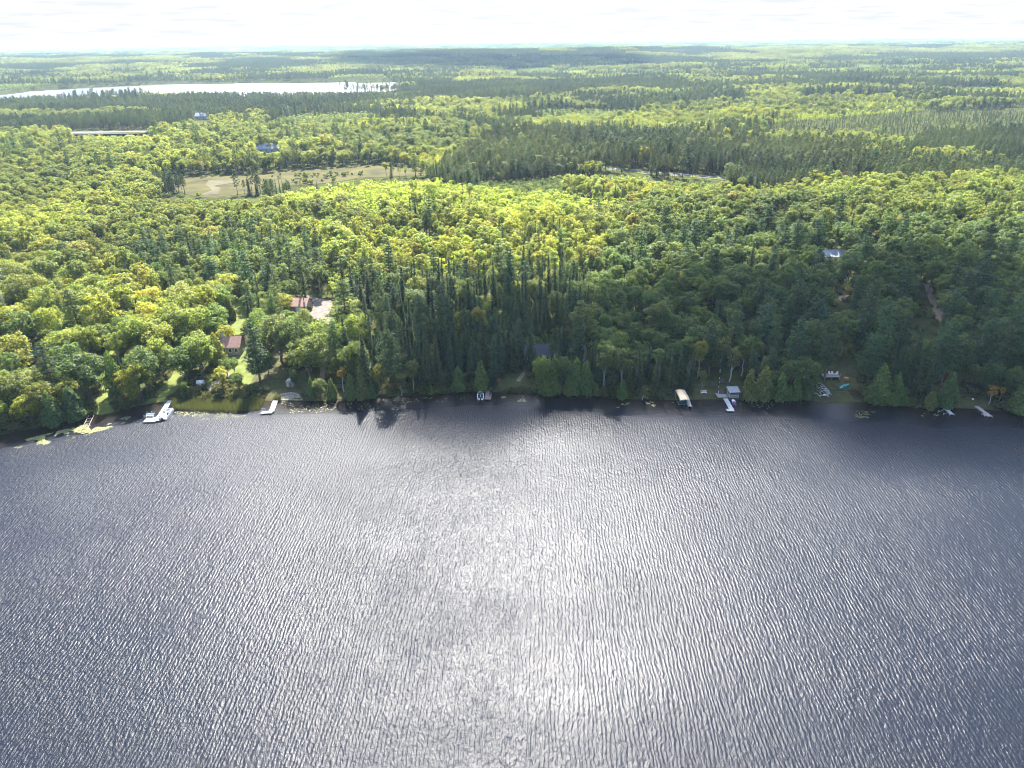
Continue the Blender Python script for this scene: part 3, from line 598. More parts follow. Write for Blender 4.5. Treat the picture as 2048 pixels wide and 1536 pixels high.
def scatter(y0, y1, cell, seed):
    g = np.random.default_rng(seed)
    xm = y1 * .80 + 60
    gx, gy = np.meshgrid(np.arange(-xm, xm, cell), np.arange(y0, y1, cell))
    X = (gx + g.uniform(-.48, .48, gx.shape) * cell).ravel(); Y = (gy + g.uniform(-.48, .48, gy.shape) * cell).ravel()
    ok = np.abs(X) < Y * .79 + 45
    X, Y = X[ok], Y[ok]
    ok = (Y - ysh(X)) > 2.5
    for P in OPEN: ok &= ~inpoly(X, Y, P)
    if y0 < 400:
        for (hx, hy), hr in zip(HANDXY, HANDR): ok &= (X - hx) ** 2 + (Y - hy) ** 2 > (hr * .8 + 1.0) ** 2
    X, Y = X[ok], Y[ok]; n = len(X); Z = height(X, Y)
    # zone lookup
    zi = np.full(n, -1)
    for q in range(len(ZONES) - 1, -1, -1): zi[inpoly(X, Y, ZONES[q][0])] = q
    con = vnoise(X, Y, 130, 21) * .6 + vnoise(X, Y, 38, 22) * .4
    kinds = np.zeros(n, int); keep = np.ones(n, bool); sc = np.ones(n); tt = np.ones((n, 3))
    u = g.random(n); loc = .5 * vnoise(X, Y, 20, 31) + .5 * vnoise(X, Y, 55, 32)
    for q in range(len(ZONES)):
        m = np.where(zi == q)[0]
        if not len(m): continue
        _, w, dens, tint, s = ZONES[q]
        w = np.array(w); cw = np.cumsum(w / w.sum()); uu = np.clip(.55 * u[m] + .45 * (loc[m] * 1.6 - .3), 0, .9999)   # kinds grow in small groups
        kinds[m] = np.searchsorted(cw, uu); sc[m] = s; tt[m] = tint; keep[m] = g.random(len(m)) < dens
    m = np.where(zi < 0)[0]
    pc = np.clip((con[m] - .42) * 6, 0, 1)
    isc = g.random(len(m)) < pc
    kd = np.where(g.random(len(m)) < .75, K.index('aspen'), K.index('maple')); kc = np.where(g.random(len(m)) < .55, K.index('red_pine'), np.where(g.random(len(m)) < .6, K.index('spruce'), K.index('white_pine')))
    young = vnoise(X[m], Y[m], 170, 40) > .66
    kd = np.where(young, K.index('sapling'), kd)
    kinds[m] = np.where(isc & ~young, kc, kd); tt[m] = np.where(isc[:, None], (.95, .97, 1), BRI); sc[m] = .9
    out = []; sv = g.uniform(.6, 1.2, n) * (.82 + .36 * vnoise(X, Y, 75, 33)); sc = sc * sv
    base = proj(np.stack([X, Y, Z], 1)); hs = np.array([SPEC[k][3] for k in K])[kinds] * sc; rs = np.array([SPEC[k][4] for k in K])[kinds] * sc
    topp = proj(np.stack([X, Y, Z + hs], 1)); wpx = rs * FPX / np.hypot(Y, 100) * .8
    for (x0, yy0, x1, yy1, row) in CLEARN:
        keep &= ~((topp[:, 0] + wpx > x0) & (topp[:, 0] - wpx < x1) & (topp[:, 1] < yy1) & (base[:, 1] > row - 1) & (base[:, 1] > yy0))
    if cell < 7:
        H_ = {}; cs = 4.0
        for i in g.permutation(np.where(keep)[0]):
            a, b = int(X[i] // cs), int(Y[i] // cs); r = rs[i]; good = True
            for u_ in range(a - 2, a + 3):
                for v_ in range(b - 2, b + 3):
                    for j in H_.get((u_, v_), ()):
                        if (X[i] - X[j]) ** 2 + (Y[i] - Y[j]) ** 2 < (.71 * (r + rs[j])) ** 2: good = False; break
                    if not good: break
                if not good: break
            if good: H_.setdefault((a, b), []).append(i)
            else: keep[i] = False
    for i in np.where(keep)[0]:
        k = K[kinds[i]]; tl = TINT[k]; t = np.array(tl[g.integers(len(tl))]) * tt[i] * g.uniform(.82, 1.2) * (1 + .7 * (vnoise(X[i], Y[i], 70, 51) - .5) * np.array([1.15, 1, .6]))
        r_ = g.random()
        if k in ('maple', 'aspen', 'birch') and r_ < .0003 and Y[i] > 480: t = np.array((.22, .095, .03))
        elif k in ('maple', 'aspen', 'birch') and r_ < .02: t = np.array((.165, .175, .045))
        s = sc[i]; w = s * g.uniform(.8, 1.25) * (1.1 if cell > 5.5 else 1.0)
        out.append((k, X[i], Y[i], Z[i], w, s, g.uniform(0, 6.28), int(g.integers(4)), t, False))
    return out
trees += scatter(150, 600, 3.1, 1)
mid = scatter(600, 1000, 4.4, 2)
farT = scatter(1000, 1950, 7.2, 3) + scatter(1950, 2700, 9.5, 4)

# ------------------------------------------------------------------ built things along the shore
M['wood'] = solid('weathered_wood', (.30, .26, .23), .85, .25, 2)
M['wooddk'] = solid('dark_wood', (.10, .075, .06), .85, .25, 2)
M['deckbrown'] = solid('brown_deck', (.21, .155, .13), .8, .2, 2)
M['white'] = solid('white_paint', (.74, .74, .74), .5, .08, 2)
M['whitedock'] = solid('white_dock', (.36, .36, .36), .6, .2, 2)
M['alu'] = solid('aluminium', (.52, .54, .56), .4, .12, 2, metal=.6)
M['grey'] = solid('grey_paint', (.27, .28, .29), .7, .2, 2)
M['black'] = solid('black_vinyl', (.02, .02, .024), .5, .2, 2)
M['navy'] = solid('navy_siding', (.018, .024, .03), .6, .2, 2)
M['shingle'] = solid('grey_shingle', (.035, .037, .042), .85, .22, 3)
M['brownroof'] = solid('brown_shingle', (.23, .135, .10), .85, .2, 2)
M['greenroof'] = solid('green_roof', (.045, .085, .08), .6, .15, 2)
M['metalroof'] = solid('pale_metal_roof', (.27, .285, .31), .5, .25, 1, metal=.1)
M['siding'] = solid('tan_siding', (.30, .24, .18), .8, .15, 2)
M['glass'] = solid('window_glass', (.03, .035, .04), .08, .1, 1, spec=.6)
M['tan'] = solid('tan_canvas', (.52, .41, .27), .8, .10, 1)
M['teal'] = solid('turquoise_plastic', (.02, .42, .48), .4, .08, 2)
M['red'] = solid('red_paint', (.42, .045, .035), .5, .15, 2)
M['blue'] = solid('blue_paint', (.03, .10, .38), .4, .15, 2)
M['stone'] = solid('field_stone', (.34, .32, .30), .9, .3, 2)
M['steel'] = solid('galvanised_steel', (.62, .63, .65), .4, .1, 2, metal=.4)
M['orange'] = solid('cedar_planter', (.40, .20, .10), .8, .2, 2)
LAND = []   # landmark phrases for naming neighbours
def mark(phrase, p): LAND.append((phrase, p.x, p.y))
def dirang(a, b): return math.atan2(b.y - a.y, b.x - a.x)

def dock(label, runs, w, mat, z=.42, frame=None, group=None):
    """runs: pairs of pixels; first run leaves the bank, the others make its foot"""
    P = [(at(*a, z), at(*b, z), ww) for a, b, ww in runs]; o = P[0][0].copy()
    root = empty('dock', (o.x, o.y, 0)); tag(root, label, 'dock', group)
    for i, (a, b, ww) in enumerate(P):
        a = a - o; b = b - o; a.z = b.z = 0; d = (b - a); ln = d.length; d.normalize(); n = Vector((-d.y, d.x, 0)); zz_ = z + .006 * i
        m = MB(); nsec = max(1, round(ln / 2.6))
        for s in range(nsec):   # deck sections with a seam between
            c = a + d * ln * (s + .5) / nsec; m.box((c.x, c.y, zz_), (ln / nsec - .05, ww, .10), math.atan2(d.y, d.x))
        m.build('deck', mat, root)
        for sgn in (-1, 1): MB().box(((a + b) / 2 + n * sgn * (ww / 2 - .06) + Vector((0, 0, zz_ - .13)))[:], (ln * .98, .06, .14), math.atan2(d.y, d.x)).build('side_beam', M['alu'] if mat is not M['deckbrown'] else M['wooddk'], root)
        for s in range(nsec + 1):
            for sgn in (-1, 1):
                if (s == 0 and i == 0): continue
                c = a + d * ln * s / nsec + n * sgn * (ww / 2 + .05)
                MB().bar((c.x, c.y, -1.6), (c.x, c.y, zz_ + .35), .04).build('post', M['alu'] if mat is not M['deckbrown'] else M['wooddk'], root)
    return root, o
def hull(name, L_, Wd, H, mat, parent=None, sheer=.25, nose=.5, z0=-.2):
    """open boat hull, bow towards +X"""
    m = MB(); rings = []
    for i in range(13):
        t = i / 12; x = (t - .5) * L_; w = Wd / 2 * (1 - max(0, (t - nose) / (1 - nose)) ** 2.2) * (.92 + .08 * min(1, t * 4)); h = H * (1 + sheer * max(0, t - .4)); w = max(w, .03)
        rings.append([(x, w, z0 + h), (x, w * .8, z0 + .08), (x, 0, z0), (x, -w * .8, z0 + .08), (x, -w, z0 + h), (x, -w * .86, z0 + h), (x, -w * .6, z0 + .22), (x, w * .6, z0 + .22), (x, w * .86, z0 + h)])
    m.loft(rings); return m.build(name, mat, parent, smooth=False)

# pontoon boat and its dock
dk, o = dock('long white plank dock with a square end platform where a pontoon boat is moored', [((340, 801), (313, 842), 1.5), ((290, 840), (314, 839), 2.6)], 1.5, M['whitedock']); mark('the pontoon boat', at(325, 830))
bn = empty('bench', at(300, 834, .48), 0); tag(bn, 'white bench standing on the square end of the pontoon boat dock', 'bench')
MB().box((0, 0, .45), (2.2, .5, .07)).build('seat', M['white'], bn); MB().box((0, .27, .75), (2.2, .06, .45), 0, -.15).build('backrest', M['white'], bn)
for s in (-.95, .95): MB().box((s, 0, .21), (.08, .44, .42)).build('leg', M['white'], bn)
a = at(338, 821); b = at(322, 842); c = (a + b) / 2; rz = dirang(b, a)
pb = empty('pontoon_boat', (c.x + .5, c.y, 0), rz); tag(pb, 'white pontoon boat with dark seats moored against the long white dock', 'boat')
for s in (-.95, .95):
    m = MB(); rings = []
    for i in range(9):
        t = i / 8; r = .32 * (1 if t < .8 else max(.08, 1 - ((t - .8) / .2) ** 2)); rings.append([((t - .5) * 6.6, s + r * math.cos(k * math.pi / 4), .12 + r * math.sin(k * math.pi / 4)) for k in range(8)])
    m.loft(rings).build('pontoon', M['alu'], pb, smooth=True)
MB().box((-.1, 0, .5), (6.2, 2.45, .12)).build('deck', M['whitedock'], pb)
m = MB()
for s in (-1.2, 1.2): m.box((-.2, s, .85), (5.6, .06, .58))
m.box((2.6, 0, .85), (.06, 2.3, .58)); m.box((-3, .75, .85), (.06, .9, .58)); m.build('side_rail', M['white'], pb)
for sx, sy, dx, dy in ((1.7, .8, 1.5, .6), (1.7, -.8, 1.5, .6), (-2.2, .8, 1.1, .65)):
    q = MB().box((sx, sy, .75), (dx, dy, .4)).build('seat', M['grey'], pb); MB().box((sx, sy + (.28 if sy > 0 else -.28), 1.05), (dx, .12, .35)).build('seat_back', M['black'], q)
MB().box((-.6, -.75, .95), (.6, .7, .8), 0, 0, .8).build('console', M['black'], pb)
MB().box((-3.2, 0, .55), (.45, .5, .9), 0, 0, .7).build('outboard_motor', M['black'], pb)
# rails of a launching way
a, b = at(183, 832, .3), at(162, 868, .1); rr_ = empty('boat_rails', (a.x, a.y, 0)); tag(rr_, 'pair of thin wooden launching rails running from the lawn into lily pads', 'boat rails')
d = (b - a).normalized(); n = Vector((-d.y, d.x, 0))
for s in (-.75, .75): MB().bar(n * s + Vector((0, 0, .5)), (b - a) + n * s + Vector((0, 0, -.05)), .09).build('rail', M['wood'], rr_)
for k in range(1, 7): q = (b - a) * (k / 6.5) + Vector((0, 0, .33)); MB().bar(q + n * .8, q - n * .8, .06).build('crosspiece', M['wood'], rr_)
mark('the launching rails', a)

def house(name, label, cat, p, w, d, h, rh, rz, wall, roof, ridge='x', windows=(), door=None, chimney=None, over=.4, frame=None):
    root = empty(name, p, rz); tag(root, label, cat)
    MB().box((0, 0, h / 2 - .3), (w, d, h + .6)).build('wall', wall, root)
    a, b = (w / 2 + over, d / 2 + over); m = MB(); t = .14
    k = rh / (d / 2) if ridge == 'x' else rh / (w / 2); zb = h - k * over
    if ridge == 'x':
        prof = [(-b, zb), (0, h + rh), (b, zb), (b, zb + t), (0, h + rh + t * 1.3), (-b, zb + t)]; r1 = [(-a, y, z) for y, z in prof]; r2 = [(a, y, z) for y, z in prof]
        gab = [[(s * w / 2, -d / 2, h), (s * w / 2, d / 2, h), (s * w / 2, 0, h + rh - .02)] for s in (-1, 1)]
    else:
        prof = [(-a, zb), (0, h + rh), (a, zb), (a, zb + t), (0, h + rh + t * 1.3), (-a, zb + t)]; r1 = [(x, -b, z) for x, z in prof]; r2 = [(x, b, z) for x, z in prof]
        gab = [[(-w / 2, s * d / 2, h), (w / 2, s * d / 2, h), (0, s * d / 2, h + rh - .02)] for s in (-1, 1)]
    m.loft([r1, r2]); ro = m.build('roof', roof, root)
    for g3 in gab: MB().add(g3, [(0, 1, 2)]).build('gable', wall, root)
    if chimney: MB().box(chimney[:3], chimney[3:]).build('chimney', M['stone'], ro)
    fr = frame or M['white']
    for (x, z, ww, hh_, face) in windows:
        rzz = 0 if face == 'f' else math.pi / 2; y = -d / 2 - .03
        c = (x, y, z) if face == 'f' else ((-w / 2 - .03) if face == 'l' else (w / 2 + .03), x, z)
        m = MB(); o_ = .12
        def loc(u, v): return (c[0] + u, c[1], c[2] + v) if face == 'f' else (c[0], c[1] + u, c[2] + v)
        for u in (-ww / 2, ww / 2): m.box(loc(u, 0), (o_, .1, hh_ + o_) if face == 'f' else (.1, o_, hh_ + o_))
        for v in (-hh_ / 2, hh_ / 2): m.box(loc(0, v), (ww - o_, .09, o_) if face == 'f' else (.09, ww - o_, o_))
        wn = m.build('window', fr, root); MB().box(c, (ww - .1, .05, hh_ - .1) if face == 'f' else (.05, ww - .1, hh_ - .1)).build('pane', M['glass'], wn)
    if door: MB().box((door[0], -d / 2 - .04, door[2] / 2), (door[1], .08, door[2])).build('door', door[3], root)
    return root
p = gp(402, 771); house('garden_shed', 'tiny pale grey shed under the leaning maple beside the stone path', 'shed', p, 1.9, 1.6, 1.2, .55, .2, M['grey'], M['whitedock'], 'x', door=(0, .6, 1.0, M['white']), over=.2); mark('the tiny grey shed', p)
p = gp(412, 771); st = empty('storage_box', p, .4); tag(st, 'small grey storage box with slanted lid next to the tiny shed', 'box')
MB().box((0, 0, .35), (.9, .8, .75)).build('body', M['grey'], st); MB().box((0, 0, .8), (1.0, .95, .08), 0, .3).build('lid', M['whitedock'], st)
p = gp(512, 781); rb = empty('rowboat', (p.x, p.y, p.z + .5), .12); tag(rb, 'pale blue-white rowboat drawn up on the grass behind the reeds', 'rowboat')
hull('hull', 3.9, 1.3, .45, M['alu'], rb); MB().box((-.9, 0, .08), (.3, 1.05, .05)).build('thwart', M['wood'], rb); MB().box((.4, 0, .1), (.3, 1.05, .05)).build('thwart', M['wood'], rb); MB().box((-1.98, 0, 0), (.06, 1.1, .5)).build('transom', M['whitedock'], rb)
mark('the rowboat on the grass', p)
for dx in (-1.2, 1.2): 
    tr = None
tr = empty('boat_rack', (p.x, p.y, p.z), .12); tag(tr, 'low timber rack under the rowboat on the grass', 'rack')
for dx in (-1.1, 1.1): MB().box((dx, 0, .17), (.14, 1.3, .2)).build('bearer', M['wood'], tr)
p = gp(582, 772); sh = house('wooden_shed', 'square weathered grey wooden shed with a flat top on shaded grass', 'shed', p, 2.1, 1.9, 1.9, .25, -.1, M['wood'], M['grey'], 'y', door=(.3, .7, 1.5, M['wooddk']), over=.12); mark('the square wooden shed', p)
p = gp(468, 702); house('lake_house', 'brown roofed house half hidden in maples above the shore, stone chimney', 'house', p, 6.5, 7, 3.0, 2.4, .05, M['siding'], M['brownroof'], 'x', windows=((-2.1, 1.7, 1.1, 1.3, 'f'), (0, 1.7, 1.1, 1.3, 'f'), (2.1, 1.7, 1.1, 1.3, 'f')), chimney=(-3.1, .2, 5.2, .8, .8, 2.6)); mark('the brown roofed house', p)
p = gp(470, 650); house('outbuilding', 'small brown hut on the sunny lawn behind the brown roofed house', 'hut', p + Vector((-3.5, 6, 0)), 3.2, 3, 2.2, 1.0, 0, M['siding'], M['brownroof'], 'x', over=.25)
p = gp(598, 618); house('garage', 'garage with broad reddish brown shingle roof beside the gravel drive', 'garage', p, 8.4, 7.2, 2.7, 1.9, -.08, M['siding'], M['brownroof'], 'x', windows=((-2.6, 1.5, .9, .9, 'f'),), door=(1.4, 2.6, 2.2, M['white']), over=.6); mark('the brown roofed garage', p)
# L-shaped white dock
dock('short white L-shaped dock between the reeds and the stone-edged beach', [((551, 801), (543, 823), 1.5), ((523, 825), (545, 824), 1.4)], 1.5, M['whitedock']); mark('the white L-shaped dock', at(545, 815))
ch = empty('dock_bench', at(527, 823, .47), 0); tag(ch, 'dark bench at the foot of the white L-shaped dock by the reeds', 'bench')
MB().box((0, 0, .42), (1.3, .45, .06)).build('seat', M['grey'], ch); MB().box((0, .24, .7), (1.3, .05, .4)).build('backrest', M['grey'], ch)
for s in (-.55, .55): MB().box((s, 0, .2), (.07, .4, .4)).build('leg', M['grey'], ch)
# ring of stones behind the little beach
arc = [(556, 797), (558, 793), (562, 790), (567, 788.5), (572, 787.6), (577, 787), (582, 786.6), (587, 787), (592, 788), (597, 790), (601, 792.5), (603, 795.5)]
c = gp(580, 792); se = empty('stone_edging', c); tag(se, 'curved row of pale stones edging the little beach', 'stone edging')
for i, (x, y) in enumerate(arc):
    q = gp(x, y) - c; m = MB(); g = np.random.default_rng(i); rings = []
    for zz_, rr in ((-.12, .28), (.08, .36), (.26, .3), (.36, .12)): rings.append([(q.x + rr * (1 + g.uniform(-.2, .2)) * math.cos(k * .785), q.y + rr * .8 * (1 + g.uniform(-.2, .2)) * math.sin(k * .785), q.z + zz_) for k in range(8)])
    m.loft(rings).build('stone', M['stone'], se)
# motorboat and brown dock
a, b = at(961, 799), at(961, 786); c = (a + b) / 2; mbt = empty('motorboat', (c.x, c.y, 0), math.pi / 2 + .04); tag(mbt, 'white open motorboat, bow to the shore, beside the brown dock', 'boat')
hull('hull', 5.4, 2.1, .75, M['white'], mbt, nose=.45, z0=-.15); MB().prism([(.7, -.86), (1.5, -.75), (2.3, -.35), (2.45, 0), (2.3, .35), (1.5, .75), (.7, .86)], .56, .64).build('foredeck', M['white'], mbt)
for s in (-.48, .48): q = MB().box((-.5, s, .4), (.6, .6, .4)).build('seat', M['black'], mbt); MB().box((-.8, s, .75), (.14, .6, .5)).build('seat_back', M['black'], q)
MB().box((.65, 0, .8), (.06, 1.5, .42), 0, 0).build('windscreen', M['glass'], mbt); MB().box((.35, -.45, .62), (.4, .55, .4)).build('console', M['grey'], mbt)
MB().box((-2.75, 0, .5), (.5, .42, .8), 0, 0, .75).build('outboard_motor', M['black'], mbt); MB().box((-1.9, 0, .5), (.5, 1.5, .18)).build('rear_bench', M['black'], mbt)
dock('short brown plank dock with a wider end beside the white motorboat', [((976, 780), (973, 799), 1.2), ((980, 789), (978, 799), 1.1)], 1.2, M['deckbrown']); mark('the white motorboat', c)
bn = empty('dock_bench', at(981, 792, .5), 0); tag(bn, 'small dark bench on the brown dock beside the motorboat', 'bench')
MB().box((0, 0, .42), (.9, .4, .06)).build('seat', M['wooddk'], bn); MB().box((0, .2, .65), (.9, .05, .35)).build('backrest', M['wooddk'], bn)
for s in (-.38, .38): MB().box((s, 0, .2), (.07, .36, .4)).build('leg', M['wooddk'], bn)
# cabin
p = gp(1074, 738); house('cabin', 'black two-storey cabin with white window frames among tall spruces', 'cabin', p + Vector((1.0, 3, 0)), 10, 7.5, 5.2, 2.4, .06, M['navy'], M['shingle'], 'x', windows=((-4.0, 4.3, 1.0, 1.1, 'f'), (-3.6, 1.8, 1.1, 1.6, 'f'), (-.6, 1.8, 1.1, 1.6, 'f'), (2.5, 4.2, 1.1, 1.2, 'f')), door=(1.4, .95, 2.1, M['wooddk'])); mark('the black cabin', p)
def adirondack(p, rz, label, mat, group=None):
    t = empty('garden_chair', p, rz); tag(t, label, 'chair', group)
    MB().box((0, 0, .36), (.62, .58, .05), 0, .12).build('seat', mat, t); MB().box((0, .36, .72), (.6, .06, .8), 0, -.3).build('backrest', mat, t)
    for s in (-.34, .34):
        MB().box((s, 0, .56), (.12, .72, .04)).build('armrest', mat, t); MB().box((s, -.28, .27), (.06, .08, .54)).build('leg', mat, t); MB().box((s, .3, .2), (.06, .08, .4)).build('leg', mat, t)
    return t
for k, (x, y) in enumerate(((993, 765), (997, 763))): adirondack(gp(x, y), -.3, 'red garden chair on the grass above the brown dock', M['red'], 'pair of red garden chairs')
# covered boat lift
a, b = at(1358.5, 793), at(1368.5, 812); c = (a + b) / 2; rz = dirang(b, a); bl = empty('boat_lift', (c.x, c.y, 0), rz); tag(bl, 'boat lift with a tan canvas canopy standing in the water beside a narrow dock', 'boat lift')
m = MB(); rings = []
for i in range(7):
    x = -3.4 + 6.8 * i / 6; e = .25 if i in (0, 6) else 0
    rings.append([(x, y, z - e) for y, z in ((-1.45, 2.15), (-1.36, 2.42), (-.6, 2.56), (0, 2.6), (.6, 2.56), (1.36, 2.42), (1.45, 2.15), (1.25, 2.34), (0, 2.5), (-1.25, 2.34))])
m.loft(rings).build('canopy', M['tan'], bl, smooth=False)
for x in (-2.3, 2.3):
    for y in (-1.45, 1.45): MB().bar((x, y, -1.5), (x, y, 2.25), .05).build('post', M['alu'], bl)
m = MB()
for y in (-1.45, 1.45): m.bar((-2.5, y, .15), (2.5, y, .15), .06)
for x in (-2.3, 2.3): m.bar((x, -1.45, .15), (x, 1.45, .15), .06)
m.build('cradle', M['grey'], bl); mark('the tan boat lift canopy', c)
bu = empty('covered_boat', (c.x, c.y, .35), rz); tag(bu, 'small dark teal boat under the tan boat lift canopy', 'boat')
hull('hull', 5.4, 2.0, .8, solid('dark_teal_hull', (.015, .10, .115), .4, .1, 2), bu); MB().box((.3, 0, .75), (.5, 1.3, .35)).build('windscreen', M['glass'], bu); MB().box((-.6, 0, .5), (.7, 1.3, .3)).build('seat', M['whitedock'], bu)
dock('narrow grey plank dock alongside the tan covered boat lift', [((1374, 797), (1380, 813), 1.1)], 1.1, M['wood'])
p = gp(1407, 787); bn = empty('bench', p, .05); tag(bn, 'white lakeside bench under a young bright aspen', 'bench')
MB().box((0, 0, .45), (1.9, .5, .07)).build('seat', M['white'], bn); MB().box((0, .3, .82), (1.9, .06, .5), 0, -.12).build('backrest', M['tan'], bn)
for s in (-.8, .8): MB().box((s, 0, .2), (.08, .45, .44)).build('leg', M['white'], bn)
p = gp(1443, 792); td = empty('shore_deck', p, .03); tag(td, 'low grey plank deck at the foot of the dark stairs by the gazebo', 'deck')
m = MB()
for k in range(8): m.box((0, -1.3 + k * .37, .25), (3.1, .35, .06))
m.build('planking', M['wood'], td); MB().box((0, 0, .1), (2.9, 2.7, .2)).build('frame', M['wooddk'], td)
# stairs up the bank
a, b = gp(1442, 787), gp(1444, 758); stt = empty('stairs', a); tag(stt, 'dark timber stairs with white post lights climbing the bank behind the grey deck', 'stairs')
d = b - a; rz = dirang(a, b)
for k in range(12): q = d * ((k + .5) / 12) + Vector((0, 0, .22)); MB().box(q, (d.length / 12 * .8, 1.3, .09), rz).build('tread', M['wooddk'], stt)
n = Vector((-math.sin(rz), math.cos(rz), 0))
for s in (-.72, .72): MB().bar(n * s + Vector((0, 0, .1)), d + n * s + Vector((0, 0, .1)), .09).build('stringer', M['wooddk'], stt)
for k in range(4): q = d * (k / 3.2) + n * .8; MB().bar(q, q + Vector((0, 0, .9)), .06).build('post', M['white'], stt)
# gazebo
p = gp(1466, 795); gz = empty('gazebo', p + Vector((0, .6, 0)), .06); tag(gz, 'small grey open gazebo with a sloping roof at the water', 'gazebo'); mark('the grey gazebo', p)
MB().box((0, 0, .3), (3.0, 2.6, .2)).build('floor', M['grey'], gz); MB().box((0, 0, 2.45), (3.5, 3.2, .12), 0, .16).build('roof', M['grey'], gz)
for x in (-1.4, 1.4):
    for y in (-1.2, 1.2): MB().box((x, y, 1.3), (.13, .13, 2.2)).build('post', M['alu'], gz)
for x, y, w, dpt in ((0, -1.2, 2.7, .06), (-1.4, 0, .06, 2.3), (1.4, 0, .06, 2.3)): MB().box((x, y, .95), (w, dpt, .5)).build('railing', M['grey'], gz)
MB().box((0, .9, .65), (2.2, .5, .08)).build('bench_seat', M['wooddk'], gz)
dock('white L-shaped dock reaching into dark water below the grey gazebo', [((1451, 797), (1463, 819), 1.35), ((1453, 820), (1468, 820), 1.2)], 1.35, M['whitedock']); mark('the white dock below the gazebo', at(1460, 812))
c = at(1467, 806); js = empty('jet_ski', (c.x, c.y, .1), math.pi / 2); tag(js, 'small red, white and blue jet ski tied beside the white dock below the gazebo', 'jet ski')
hull('hull', 2.9, 1.15, .42, M['blue'], js, nose=.4); MB().prism([(-.2, -.45), (.8, -.4), (1.25, 0), (.8, .4), (-.2, .45)], .2, .62).build('cowl', M['white'], js); MB().box((-.7, 0, .5), (1.2, .42, .28), 0, 0, .8).build('seat', M['red'], js); MB().bar((.2, -.4, .85), (.2, .4, .85), .04).build('handlebar', M['black'], js)
fp = empty('mooring_pole', at(1469.5, 818)); tag(fp, 'thin red mooring pole at the end of the white dock below the gazebo', 'pole'); MB().bar((0, 0, -1), (0, 0, 2.6), .035).build('pole', M['red'], fp); MB().box((0, 0, 2.65), (.12, .12, .12)).build('cap', M['white'], fp)
# dry boat lift, spare dock sections, deck, kayaks
c = gp(1646, 792); lf = empty('boat_lift', c + Vector((0, 2, 0)), math.pi / 2 + .05); tag(lf, 'bare grey boat lift frame with arched hoops standing dry on the grass', 'boat lift'); mark('the bare boat lift frame', c)
for y in (-1.3, 1.3): MB().bar((-2.8, y, .12), (2.8, y, .12), .09).build('base_beam', M['alu'], lf)
for x in (-2.3, 2.3):
    MB().bar((x, -1.3, .3), (x, 1.3, .3), .07).build('cross_beam', M['alu'], lf)
    for y in (-1.3, 1.3): MB().bar((x, y, .1), (x, y, 1.8), .06).build('post', M['alu'], lf)
for k in range(6):
    x = -2.8 + 5.6 * k / 5; pts = [(x, 1.35 * math.cos(th), 1.8 + .65 * math.sin(th)) for th in np.linspace(0, math.pi, 8)]; m = MB()
    for q in range(7): m.bar(pts[q], pts[q + 1], .045, n=5)
    m.build('hoop', M['steel'], lf)
for y in (-.6, .6): MB().bar((-2.6, y, .5), (2.6, y, .5), .09).build('bunk', M['grey'], lf)
MB().box((-2.5, 0, .7), (.2, .9, .25)).build('winch_box', M['white'], lf)
for px_, ln, lab in ((1628, 5.6, 'slatted grey dock section laid on the grass between cedars and the bare boat lift'), (1657, 6.2, 'slatted grey gangway laid from the upper deck down beside the bare boat lift')):
    q = gp(px_, 788); sct = empty('dock_section', q + Vector((0, 2.2, 0)), .05 if px_ < 1640 else -.03); tag(sct, lab, 'dock section')
    for s in (-.55, .55): MB().box((s, 0, .25), (.08, ln, .12)).build('beam', M['alu'], sct)
    for k in range(int(ln / .42)): MB().box((0, -ln / 2 + .2 + k * .42, .33), (1.2, .26, .05)).build('slat', M['grey'], sct)
p = gp(1660, 756); ud = empty('raised_deck', p, .02); tag(ud, 'raised timber deck with railing and white chairs above the bare boat lift', 'deck')
MB().box((0, 0, .9), (5.2, 2.6, .14)).build('floor', M['wood'], ud)
for x in (-2.4, 0, 2.4):
    MB().box((x, -1.2, .4), (.16, .16, 1.0)).build('post', M['wood'], ud); MB().box((x, -1.24, 1.45), (.1, .1, 1.0)).build('rail_post', M['wood'], ud)
MB().box((0, -1.24, 1.95), (5.2, .12, .1)).build('handrail', M['wood'], ud); MB().box((0, -1.24, 1.5), (5.2, .06, .07)).build('handrail', M['wood'], ud)
for dx, rz in ((-.3, .2), (.5, -.2), (1.9, -.9)): adirondack(p + Vector((dx, .2, .97)), rz, 'white plastic chair on the raised deck above the bare boat lift', M['white'], 'white chairs on the raised deck')
for k, (x, y) in enumerate(((1687, 775), (1691, 772))):
    q = gp(x, y); ky = empty('kayak', q + Vector((0, 0, .28)), .5); tag(ky, 'turquoise kayak lying on the grass beside the raised deck', 'kayak', 'pair of turquoise kayaks')
    hull('hull', 3.3, .78, .32, M['teal'], ky, nose=.45); MB().prism([(-.45 + .0, -.2), (.45, -.2), (.6, 0), (.45, .2), (-.45, .2)], .02, .1).build('cockpit', M['black'], ky)
mark('the turquoise kayaks', q)
p = gp(1692, 760); ob = empty('planter', p); tag(ob, 'small orange-brown wooden planter box above the turquoise kayaks', 'planter'); MB().box((0, 0, .4), (1.1, .9, .8), 0, 0, 1.1).build('box', M['orange'], ob); MB().box((0, 0, .83), (1.3, 1.1, .06)).build('rim', M['orange'], ob)
